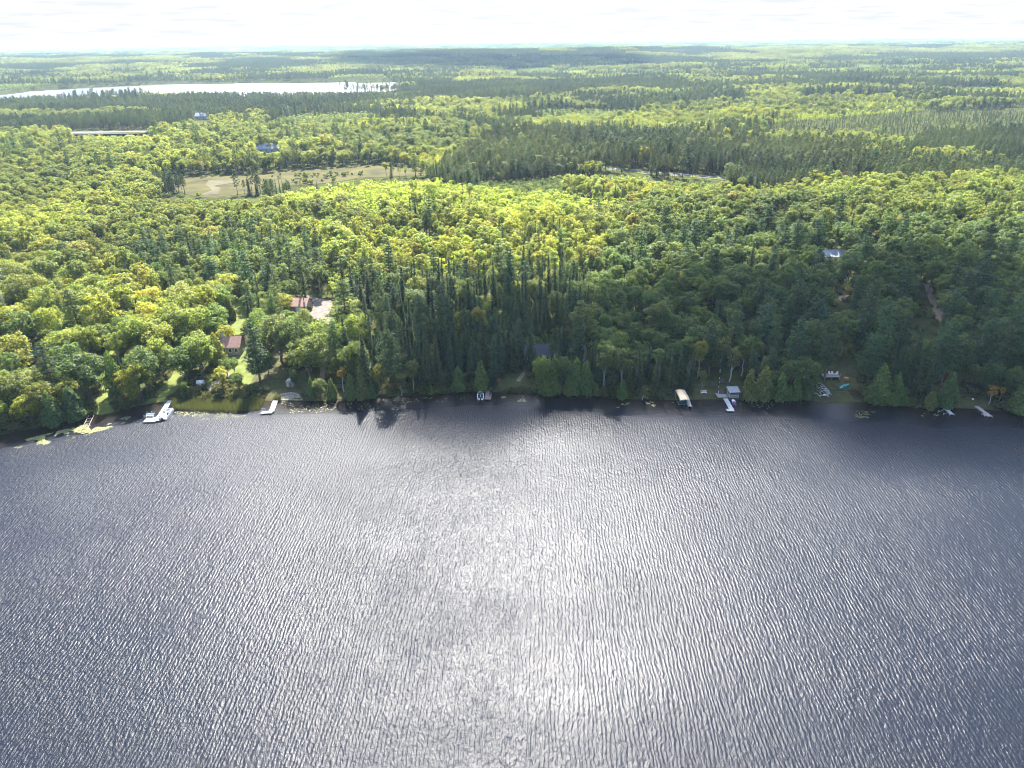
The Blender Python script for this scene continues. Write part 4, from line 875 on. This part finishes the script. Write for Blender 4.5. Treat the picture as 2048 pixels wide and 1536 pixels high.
# the last two docks
dock('narrow pale aluminium dock with a side frame under the shoreline cedars', [((1887, 812), (1904, 829), 1.2)], 1.2, M['whitedock']); mark('the narrow pale dock', at(1895, 820))
a = at(1886, 826); fr = empty('lift_frame', a, .5); tag(fr, 'empty metal lift frame standing in water beside the narrow pale dock', 'lift frame')
for x in (-1.2, 1.2):
    for y in (-.8, .8): MB().bar((x, y, -1.4), (x, y, .9), .045).build('post', M['alu'], fr)
for y in (-.8, .8): MB().bar((-1.2, y, .3), (1.2, y, .3), .05).build('beam', M['alu'], fr)
dock('grey plank dock widening at its end, by the yellow birches', [((1952, 812), (1981, 833), 1.2), ((1966, 829.5), (1980, 829.5), 1.3)], 1.2, M['wood']); mark('the wide-ended grey dock', at(1966, 822))
bo = empty('mooring_buoy', gp(1945, 800)); tag(bo, 'round white buoy lying on the grass behind the wide-ended grey dock', 'buoy')
m = MB(); m.loft([[(.3 * math.sin(t) * math.cos(k * .785), .3 * math.sin(t) * math.sin(k * .785), .3 - .3 * math.cos(t)) for k in range(8)] for t in np.linspace(.05, 3.09, 7)]).build('float', M['white'], bo, smooth=True); MB().bar((0, 0, .58), (0, 0, .75), .04).build('ring', M['steel'], bo)
# inland buildings
p = gp(1671, 521); house('white_roofed_house', 'long house with pale metal roof deep in the shaded wood', 'house', p, 14, 8, 3.0, 2.2, 0, M['siding'], M['metalroof'], 'x', windows=((-4, 1.6, 1.2, 1.2, 'f'), (0, 1.6, 1.2, 1.2, 'f'), (4, 1.6, 1.2, 1.2, 'f'))); mark('the pale metal roof', p)
p = gp(70, 716); house('green_roofed_cabin', 'low cabin with dark green roof among the maples', 'cabin', p, 6.5, 5, 2.3, 1.3, .2, M['siding'], M['greenroof'], 'x', windows=((-1.5, 1.4, 1, 1, 'f'), (1.5, 1.4, 1, 1, 'f'))); mark('the green roofed cabin', p)
p = gp(535, 306); house('long_farm_building', 'long white metal roofed building beyond the bog meadow', 'building', p + Vector((0, 8, 0)), 32, 12, 4, 4, .12, M['whitedock'], M['metalroof'], 'x', windows=tuple((x, 2.2, 1.6, 1.4, 'f') for x in (-12, -7, -2, 3, 8, 13))); mark('the long white building', p)
p = gp(402, 239); house('roadside_house', 'small white roofed house against the dark pine plantation', 'house', p + Vector((0, 8, 0)), 18, 11, 4, 4, -.1, M['whitedock'], M['metalroof'], 'x', windows=((-5, 2, 1.6, 1.5, 'f'), (4, 2, 1.6, 1.5, 'f')))
for (x, y, w, lab) in ((236, 165.2, 18, 'reddish brown lake house on the far shore of the distant lake'), (160, 169.3, 12, 'small pale cabin on the far shore of the distant lake'), (262, 166.6, 10, 'tiny white boathouse at the far edge of the distant lake'), (438, 165.4, 10, 'small white cabin among the trees across the distant lake'), (520, 165, 9, 'tiny pale boathouse across the distant lake near its narrow end')):
    q = at(x, y, 1.0) + Vector((0, 25, 0)); house('lakeside_cabin', lab, 'cabin', q, w, 10, 4, 3.5, 0, M['white'] if w != 18 else M['siding'], M['metalroof'] if w != 18 else M['brownroof'], 'x', over=.5)
# antenna tower
p = gp(22, 652); tw = empty('antenna_tower', p); tag(tw, 'white lattice antenna tower with long aerial elements rising from the maples', 'antenna tower'); mark('the antenna tower', p)
TH = 19.0
legs = [(.42 * math.cos(a_), .42 * math.sin(a_)) for a_ in (0, 2.094, 4.189)]
for x, y in legs: MB().bar((x, y, 0), (x * .8, y * .8, TH), .06, .05).build('leg', M['steel'], tw)
for k in range(26):
    z0, z1 = TH * k / 26, TH * (k + 1) / 26; m = MB()
    for i in range(3):
        (x0, y0), (x1, y1) = legs[i], legs[(i + 1) % 3]; m.bar((x0 * .95, y0 * .95, z0), (x1 * .93, y1 * .93, z1), .035, n=4)
    m.build('brace', M['steel'], tw)
MB().bar((0, 0, TH - .5), (0, 0, TH + 3.4), .07).build('mast', M['steel'], tw)
for zz_, ln, off in ((TH + .6, 7.5, 0), (TH + 3.1, 7.0, 0)):
    bo_ = MB().bar((-2.4, -1.6, zz_), (2.4, 1.6, zz_), .07).build('boom', M['steel'], tw)
    for k in range(5):
        q = Vector((-2.3 + 1.15 * k, -1.55 + .77 * k, zz_)); e = Vector((.95, -.3, 0)) * (ln / 2 * (1 - .06 * k)); MB().bar(q - e, q + e, .035, n=4).build('element', M['steel'], bo_)
mark('the bog meadow', at(600, 350)); mark('the sandy track', gp(1868, 610))

# ------------------------------------------------------------------ individual trees
def deadtree(bx, by, ty, label, seed):
    p = gp(bx, by); g = np.random.default_rng(seed); lo, hi = 1, 30
    for _ in range(25):
        h = (lo + hi) / 2
        if proj((p.x, p.y, p.z + h))[0, 1] > ty: lo = h
        else: hi = h
    _, (tv, tf) = dead(g, h); r = empty('dead_tree', p); tag(r, label, 'dead tree'); link('trunk', np_mesh('dead_trunk', tv, tf, [M['barkd']], smooth=True), r)
deadtree(1714, 672, 630, 'bare grey dead tree standing among white pines behind the raised deck', 3)
deadtree(1790, 520, 450, 'tall bare grey dead tree beyond the pale metal roof', 5)
deadtree(1150, 735, 678, 'bare reddish grey dead tree between aspens beside the black cabin', 7)
for bx, by, ty, kd, tn in ((1686, 374, 338, 'maple', (.40, .13, .035)), (1046, 276, 262, 'maple', (.42, .09, .035)), (660, 300, 268, 'aspen', (.26, .20, .05))):
    tree_from_px(kd, bx, by, ty, 1.0, tn)
LN = np.array([(x, y) for _, x, y in LAND])
DESC = {'spruce': ('narrow dark spruce', 'spruce tree', 'spruce_tree'), 'white_pine': ('broad feathery white pine', 'pine tree', 'white_pine_tree'), 'red_pine': ('bare-stemmed red pine', 'pine tree', 'red_pine_tree'), 'cedar': ('dense green cedar', 'cedar tree', 'cedar_tree'),
        'maple': ('round-crowned leafy maple', 'maple tree', 'maple_tree'), 'aspen': ('slender pale-stemmed aspen', 'aspen tree', 'aspen_tree'), 'birch': ('light-crowned white birch', 'birch tree', 'birch_tree')}
def describe(t):
    k, x, y, z, w, s, _, _, tint, hand = t
    d = DESC[k][0]; h = s * SPEC[k][3]
    size = 'tall ' if h > SPEC[k][3] * 1.05 else ('small ' if h < SPEC[k][3] * .72 else '')
    hue = ''
    if k in ('maple', 'aspen', 'birch'):
        q = tint[0] / tint[1]
        hue = ' turning orange' if q > 1.6 else (' turning yellow' if q > 1.12 else (' in yellow-green leaf' if tint[1] > .16 else ''))
    v = y - float(ysh(x)); dd = np.hypot(LN[:, 0] - x, LN[:, 1] - y); i = int(dd.argmin()); ph = LAND[i][0]
    if v < 9: where = 'at the water beside ' + ph if dd[i] < 16 else 'on the bank near ' + ph
    elif dd[i] < 14: where = 'close by ' + ph
    elif y > LN[i, 1] + 8: where = 'in the wood behind ' + ph if dd[i] < 60 else 'deep in the wood behind ' + ph
    else: where = 'in the trees near ' + ph
    shp = {'maple': ('', 'narrow ', 'wide ', 'low-branched '), 'aspen': ('', 'narrow ', 'wide ', 'low-branched '), 'birch': ('', 'narrow ', 'wide ', ''), 'spruce': ('', 'slim ', 'wide ', 'spire-thin '), 'white_pine': ('', 'low-branched ', 'wide ', 'slim '), 'red_pine': ('', 'narrow ', 'wide ', ''), 'cedar': ('', 'slim ', 'wide ', '')}[k][t[7]]
    size += shp
    return (size + d + hue + ' ' + where).replace('slender pale-stemmed', 'slender').replace('round-crowned leafy', 'leafy').replace('broad feathery', 'feathery').replace('narrow dark spruce', 'dark spruce').replace('deep in the wood behind', 'deep behind').replace('light-crowned white', 'white')
CAPS = {'spruce': 300, 'white_pine': 300, 'red_pine': 150, 'cedar': 300, 'maple': 300, 'aspen': 300, 'birch': 250, 'sapling': 0}
def apparent(t): return SPEC[t[0]][3] * t[5] * (1 + (100 if t[9] else 0)) / math.hypot(t[2], t[1])
allT = trees + mid; allT.sort(key=lambda t: -apparent(t))
cnt = {k: 0 for k in K}; rest = []
inframe = proj(np.array([(t[1], t[2], t[3] + 6) for t in allT]))
for t, q in zip(allT, inframe):
    k = t[0]
    if cnt[k] >= CAPS[k] or not (-15 < q[0] < 2063):
        rest.append(t); continue
    cnt[k] += 1
    root = empty(DESC[k][2], (t[1], t[2], t[3]), t[6]); root.rotation_euler = (.04 * math.sin(t[6] * 37), .04 * math.cos(t[6] * 53), t[6]); root.scale = (t[4], t[4], t[5])
    lab = describe(t); tag(root, lab, DESC[k][1], lab)
    cm, tm = PROTO[k][t[7]]
    c = link('crown', cm, root); c['tint'] = [float(v) for v in t[8]]
    link('trunk', tm, root)

# ------------------------------------------------------------------ the rest of the woods: one mass for each kind
def instancer(name, label, items, coll, kindname='stuff'):
    """items: x, y, z, sx, sz, rot, index, tint"""
    n = len(items); V = np.array([i[:3] for i in items], np.float32)
    me = bpy.data.meshes.new(name); me.vertices.add(n); me.vertices.foreach_set('co', V.ravel())
    a = me.attributes.new('rot', 'FLOAT_VECTOR', 'POINT'); a.data.foreach_set('vector', np.array([(.05 * math.sin(i[5] * 37), .05 * math.cos(i[5] * 53), i[5]) for i in items], np.float32).ravel())
    a = me.attributes.new('scl', 'FLOAT_VECTOR', 'POINT'); a.data.foreach_set('vector', np.array([(i[3], i[3], i[4]) for i in items], np.float32).ravel())
    a = me.attributes.new('idx', 'INT', 'POINT'); a.data.foreach_set('value', np.array([i[6] for i in items], np.int32))
    a = me.attributes.new('tint', 'FLOAT_VECTOR', 'POINT'); a.data.foreach_set('vector', np.array([i[7] for i in items], np.float32).ravel())
    o = link(name, me); tag(o, label, None, None, kindname)
    ng = bpy.data.node_groups.new(name, 'GeometryNodeTree')
    ng.interface.new_socket('Geometry', in_out='INPUT', socket_type='NodeSocketGeometry'); ng.interface.new_socket('Geometry', in_out='OUTPUT', socket_type='NodeSocketGeometry')
    gi = ng.nodes.new('NodeGroupInput'); go = ng.nodes.new('NodeGroupOutput'); ip = ng.nodes.new('GeometryNodeInstanceOnPoints'); ci = ng.nodes.new('GeometryNodeCollectionInfo')
    ci.inputs['Collection'].default_value = coll; ci.inputs['Separate Children'].default_value = True; ci.inputs['Reset Children'].default_value = True
    ip.inputs['Pick Instance'].default_value = True
    def attr(nm, ty):
        q = ng.nodes.new('GeometryNodeInputNamedAttribute'); q.data_type = ty; q.inputs['Name'].default_value = nm; return q.outputs['Attribute']
    lk = ng.links.new
    lk(gi.outputs[0], ip.inputs['Points']); lk(ci.outputs[0], ip.inputs['Instance']); lk(attr('idx', 'INT'), ip.inputs['Instance Index'])
    er = ng.nodes.new('FunctionNodeEulerToRotation'); lk(attr('rot', 'FLOAT_VECTOR'), er.inputs[0]); lk(er.outputs[0], ip.inputs['Rotation']); lk(attr('scl', 'FLOAT_VECTOR'), ip.inputs['Scale'])
    lk(ip.outputs[0], go.inputs[0])
    md = o.modifiers.new('scatter', 'NODES'); md.node_group = ng
    return o
FN = {'spruce': ('spruce_forest', 'dark spruces massed through the woods'), 'white_pine': ('white_pine_forest', 'white pines massed through the woods'), 'red_pine': ('red_pine_forest', 'dark red pine plantation and pine stands in the distance'),
      'cedar': ('cedar_forest', 'cedars scattered through the woods'), 'maple': ('maple_forest', 'leafy maples massed through the woods'), 'aspen': ('aspen_forest', 'yellow-green aspens massed through the woods'), 'birch': ('birch_forest', 'birches scattered through the woods'), 'sapling': ('young_aspen_forest', 'bright thickets of young aspen round the bog meadow')}
for k in K:
    for src, nm in ((rest, 'near'), (farT, 'far')):
        if (k, nm) not in LODC: 
            nm2 = 'near'
        else: nm2 = nm
        it = [(t[1], t[2], t[3], t[4], t[5], t[6], t[7], t[8]) for t in src if t[0] == k]
        if it: instancer(FN[k][0] if nm == 'near' else 'distant_' + FN[k][0], FN[k][1] + ('' if nm == 'near' else ', beyond the meadow'), it, LODC[(k, nm2)])

# wooded country further off: patches of small crowns
pc = bpy.data.collections.new('wood_patches')
for v in range(6):
    g = np.random.default_rng(500 + v); Vs, Fs, k0 = [], [], 0; con = v >= 4
    for i in range(90):
        x, y = g.uniform(-52, 52, 2); hh = g.uniform(11, 19); rr = g.uniform(2.6, 4.6) if not con else g.uniform(2, 3); n = 26
        if con:
            t = g.uniform(0, 1, n); th = g.uniform(0, 6.28, n); r = rr * (1 - t) ** .8; P = np.stack([x + r * np.cos(th), y + r * np.sin(th), hh * (.25 + .75 * t)], 1); Nn = np.stack([np.cos(th), np.sin(th), np.full(n, .6)], 1) + g.normal(size=(n, 3)) * .3
        else:
            d = unit(g.normal(size=(n, 3))); d[:, 2] = np.abs(d[:, 2]) - .25; P = np.array([x, y, hh * .66]) + d * np.array([rr, rr, hh * .34]); Nn = d + g.normal(size=(n, 3)) * .35
        cv, cf = cards(P, Nn, rr * .42 * g.uniform(.7, 1.3, n), rr * .36, g); Vs.append(cv); Fs.append(cf + k0); k0 += len(cv)
    pc.objects.link(bpy.data.objects.new(f'wood_patch_{"abcdef"[v]}', np_mesh('wood_patch', np.vstack(Vs), np.vstack(Fs), [M['needle'] if con else M['leaf']])))
g = np.random.default_rng(77); items = []
for y in np.arange(2680, 5400, 86.0):
    xm = y * .8 + 100
    for x in np.arange(-xm, xm, 86.0):
        X_ = x + g.uniform(-30, 30); Y_ = y + g.uniform(-30, 30); n1 = float(vnoise(X_, Y_ * 1.0, 520, 61)) * .55 + float(vnoise(X_, Y_, 170, 62)) * .45
        if bool(inpoly(np.array([X_]), np.array([Y_ - 45]), FARLAKE)[0]) or bool(inpoly(np.array([X_]), np.array([Y_]), FARLAKE)[0]) or bool(inpoly(np.array([X_]), np.array([Y_ + 45]), FARLAKE)[0]): continue
        ridge = abs((X_ - 150) / 900) < 1.1 and abs((Y_ - 3900) / 330) < 1.3
        con = n1 > .52 or (ridge and g.random() < .75)
        idx = int(g.integers(4, 6)) if con else int(g.integers(0, 4))
        t = np.array((.05, .07, .034)) if con else np.array((.10, .125, .034)) * g.uniform(.75, 1.25) * (1 + (n1 - .4))
        items.append((X_, Y_, hz1(X_, Y_) - .5, 1.0, g.uniform(.8, 1.1), g.uniform(0, 6.28), idx, t))
instancer('distant_woods', 'wooded country stretching to the horizon', items, pc)

# undergrowth along the bank and in the clearings
g = np.random.default_rng(9); items = []
for x in np.arange(-330, 330, .9):
    for _ in range(4):
        X_ = x + g.uniform(-.5, .5); v = abs(g.normal()) * 4.5 + .2; Y_ = float(ysh(X_)) + v
        if abs(X_) > Y_ * .79 + 20: continue
        if any(bool(inpoly(np.array([X_]), np.array([Y_]), P)[0]) for P in LAWNS[:3] + LOTS + PATHS + [BEACH]): continue
        if inpoly(np.array([X_]), np.array([Y_]), YARD)[0] and g.random() < .85: continue
        tl = TINT['shrub'][g.integers(4)]; s = g.uniform(.4, 1.05)
        items.append((X_, Y_, hz1(X_, Y_) - .05, s, s * g.uniform(.7, 1.1), g.uniform(0, 6.28), int(g.integers(4)), np.array(tl) * g.uniform(.8, 1.2)))
for _ in range(5200):
    Y_ = g.uniform(170, 480); X_ = g.uniform(-.8, .8) * Y_
    if Y_ - float(ysh(X_)) < 3 or any(bool(inpoly(np.array([X_]), np.array([Y_]), P)[0]) for P in OPEN): continue
    tl = TINT['shrub'][g.integers(4)]; s = g.uniform(.5, 1.2)
    items.append((X_, Y_, hz1(X_, Y_) - .05, s, s, g.uniform(0, 6.28), int(g.integers(4)), np.array(tl) * g.uniform(.8, 1.2)))
MW = np.array(MEADOW)
for _ in range(260):
    X_ = g.uniform(MW[:, 0].min(), MW[:, 0].max()); Y_ = g.uniform(MW[:, 1].min(), MW[:, 1].max())
    if not inpoly(np.array([X_]), np.array([Y_]), MEADOW)[0] or vnoise(X_, Y_, 30, 3) < .6: continue
    s = g.uniform(.7, 1.6); items.append((X_, Y_, hz1(X_, Y_), s, s * 1.2, g.uniform(0, 6.28), int(g.integers(4)), np.array((.08, .11, .03))))
instancer('undergrowth', 'low leafy shrubs along the bank and under the trees', items, LODC[('shrub', 'near')])

# reeds and lily pads
M['reed'] = leafmat('reed', .4, (1.2, 1.1, .6), fixed=(.085, .10, .042))
RE = wpoly([(342, 800), (500, 799), (528, 803), (520, 820), (470, 826), (420, 824), (345, 819)])
g = np.random.default_rng(4); P = np.array(RE); Q = g.uniform(P.min(0), P.max(0), (15000, 2)); Q = Q[inpoly(Q[:, 0], Q[:, 1], RE)]
Q2 = g.uniform(P.min(0), P.max(0), (0, 2))
for poly, n in ((GP([(1010, 786), (1064, 787), (1060, 778), (1020, 779)]), 900), (GP([(545, 803), (560, 803), (562, 796), (550, 797)]), 500)):
    pp = np.array(poly); q = g.uniform(pp.min(0), pp.max(0), (n, 2)); Q = np.vstack([Q, q[inpoly(q[:, 0], q[:, 1], poly)]])
n = len(Q); hh = g.uniform(.5, 1.9, n) * (.55 + .8 * vnoise(Q[:, 0], Q[:, 1], 3.5, 12)); th = g.uniform(0, 6.28, n); w = .035; lean = g.normal(size=(n, 2)) * .22 + np.array([.12, -.05]); zb = np.maximum(height(Q[:, 0], Q[:, 1]), 0) - .1
dx = np.stack([np.cos(th) * w, np.sin(th) * w], 1)
V = np.stack([np.c_[Q - dx, zb], np.c_[Q + dx, zb], np.c_[Q + dx * .3 + lean * hh[:, None], zb + hh], np.c_[Q - dx * .3 + lean * hh[:, None], zb + hh]], 1).reshape(-1, 3)
tag(link('reeds', np_mesh('reeds', V, np.arange(4 * n).reshape(n, 4), [M['reed']])), 'bed of tall yellow-green reeds between the two left docks'.replace('left ', 'white '), None, None, 'stuff')
M['lily'] = leafmat('lily_pad', .1, (1, 1, .6), .35, .4, fixed=(.19, .19, .075))
LP = [([(2, 893), (60, 876), (180, 846), (246, 848), (262, 838), (215, 858), (120, 884), (40, 897)], 12000), ([(230, 838), (300, 822), (312, 826), (280, 842)], 500), ([(342, 824), (500, 822), (515, 832), (380, 842)], 1500), ([(560, 806), (740, 806), (735, 824), (580, 826)], 700), ([(1000, 792), (1075, 792), (1080, 803), (1010, 804)], 420),
      ([(780, 797), (940, 792), (930, 803), (800, 806)], 260), ([(1192, 803), (1260, 806), (1240, 816), (1190, 812)], 260), ([(1290, 804), (1352, 804), (1345, 814), (1300, 814)], 350), ([(1690, 820), (1775, 824), (1770, 838), (1700, 836)], 420), ([(1470, 800), (1560, 806), (1545, 818), (1480, 815)], 200), ([(1840, 826), (1880, 828), (1870, 838), (1830, 834)], 120)]
Vs, Fs = [], []; k0 = 0
for pts, n in LP:
    poly = wpoly(pts); pp = np.array(poly); C = g.uniform(pp.min(0), pp.max(0), (n * 6, 2)); C = C[inpoly(C[:, 0], C[:, 1], poly)]; C = C[(vnoise(C[:, 0], C[:, 1], 3.2, 71) * .6 + vnoise(C[:, 0], C[:, 1], 1.2, 72) * .4) > .54][:n // 5]
    C = C[(C[:, 1] - ysh(C[:, 0])) < -.3]
    for (x, y) in C:
        r = g.uniform(.10, .22); a0 = g.uniform(0, 6.28); z = .012 + g.uniform(0, .02); tl = g.normal(size=2) * .05
        Vs += [(x + r * math.cos(a0 + j * 1.047), y + r * math.sin(a0 + j * 1.047), z + r * (tl[0] * math.cos(a0 + j * 1.047) + tl[1] * math.sin(a0 + j * 1.047))) for j in range(6)]; Fs.append(tuple(range(k0, k0 + 6))); k0 += 6
tag(link('lily_pads', np_mesh('lily_pads', np.array(Vs), np.array(Fs), [M['lily']])), 'yellow-green lily pads floating along the shore', None, None, 'stuff')

# ------------------------------------------------------------------ clouds that shade the land, and the air
def cloud(poly, H, pmin, pmax, n, seed, bulge):
    g = np.random.default_rng(seed); pp = np.array(poly); m = bmesh.new(); off = np.array([sd.x, sd.y]) / sd.z; c = 0
    while c < n:
        q = g.uniform(pp.min(0), pp.max(0))
        if not inpoly(q[:1], q[1:], poly)[0]: continue
        c += 1; r = g.uniform(pmin, pmax); z = H + g.uniform(0, bulge)
        bmesh.ops.create_icosphere(m, subdivisions=2, radius=r, matrix=Matrix.Translation((q[0] + off[0] * z, q[1] + off[1] * z, z)) @ Matrix.Diagonal((1.2, 1.2, .55, 1)))
    for v in m.verts: v.co += Vector(mnoise.noise_vector(v.co * (1.2 / pmin))) * pmin * .35
    me = bpy.data.meshes.new('cloud'); m.to_mesh(me); m.free(); me.materials.append(M['cloud']); me.polygons.foreach_set('use_smooth', [True] * len(me.polygons)); me.update()
    return tag(link('cloud', me), kind='stuff')
mm_, t = newmat('cloud'); df = mnode(t, 'ShaderNodeBsdfDiffuse', Color=(.9, .9, .92, 1)); tl = mnode(t, 'ShaderNodeBsdfTranslucent', Color=(.9, .9, .92, 1)); ms = mnode(t, 'ShaderNodeMixShader', Fac=.5)
t.links.new(df.outputs[0], ms.inputs[1]); t.links.new(tl.outputs[0], ms.inputs[2]); oo = mnode(t, 'ShaderNodeOutputMaterial'); tp = mnode(t, 'ShaderNodeBsdfTransparent'); m2 = mnode(t, 'ShaderNodeMixShader', Fac=.84); t.links.new(ms.outputs[0], m2.inputs[1]); t.links.new(tp.outputs[0], m2.inputs[2])
t.links.new(m2.outputs[0], oo.inputs[0]); M['cloud'] = mm_
cloud(wpoly([(840, 772), (1200, 772), (2300, 790), (2250, 570), (1640, 570), (1480, 590), (1250, 620), (1000, 655), (900, 700), (850, 750)], 9), 1000, 16, 32, 76, 5, 30)
cloud(wpoly([(690, 121), (1250, 117), (1260, 128), (980, 131), (700, 130)], 20), 1000, 60, 130, 380, 6, 60)
HZ = MB().box((0, 7000, 50.0), (40000, 19000, 112)).build('haze', M['cloud']); HZ.data.materials.clear()
hm, t = newmat('haze'); pv = mnode(t, 'ShaderNodeVolumePrincipled'); pv.inputs['Color'].default_value = (.52, .74, 1, 1); pv.inputs['Density'].default_value = 5.0e-5; pv.inputs['Anisotropy'].default_value = .1
oo = mnode(t, 'ShaderNodeOutputMaterial'); t.links.new(pv.outputs[0], oo.inputs['Volume']); HZ.data.materials.append(hm); tag(HZ, kind='stuff')
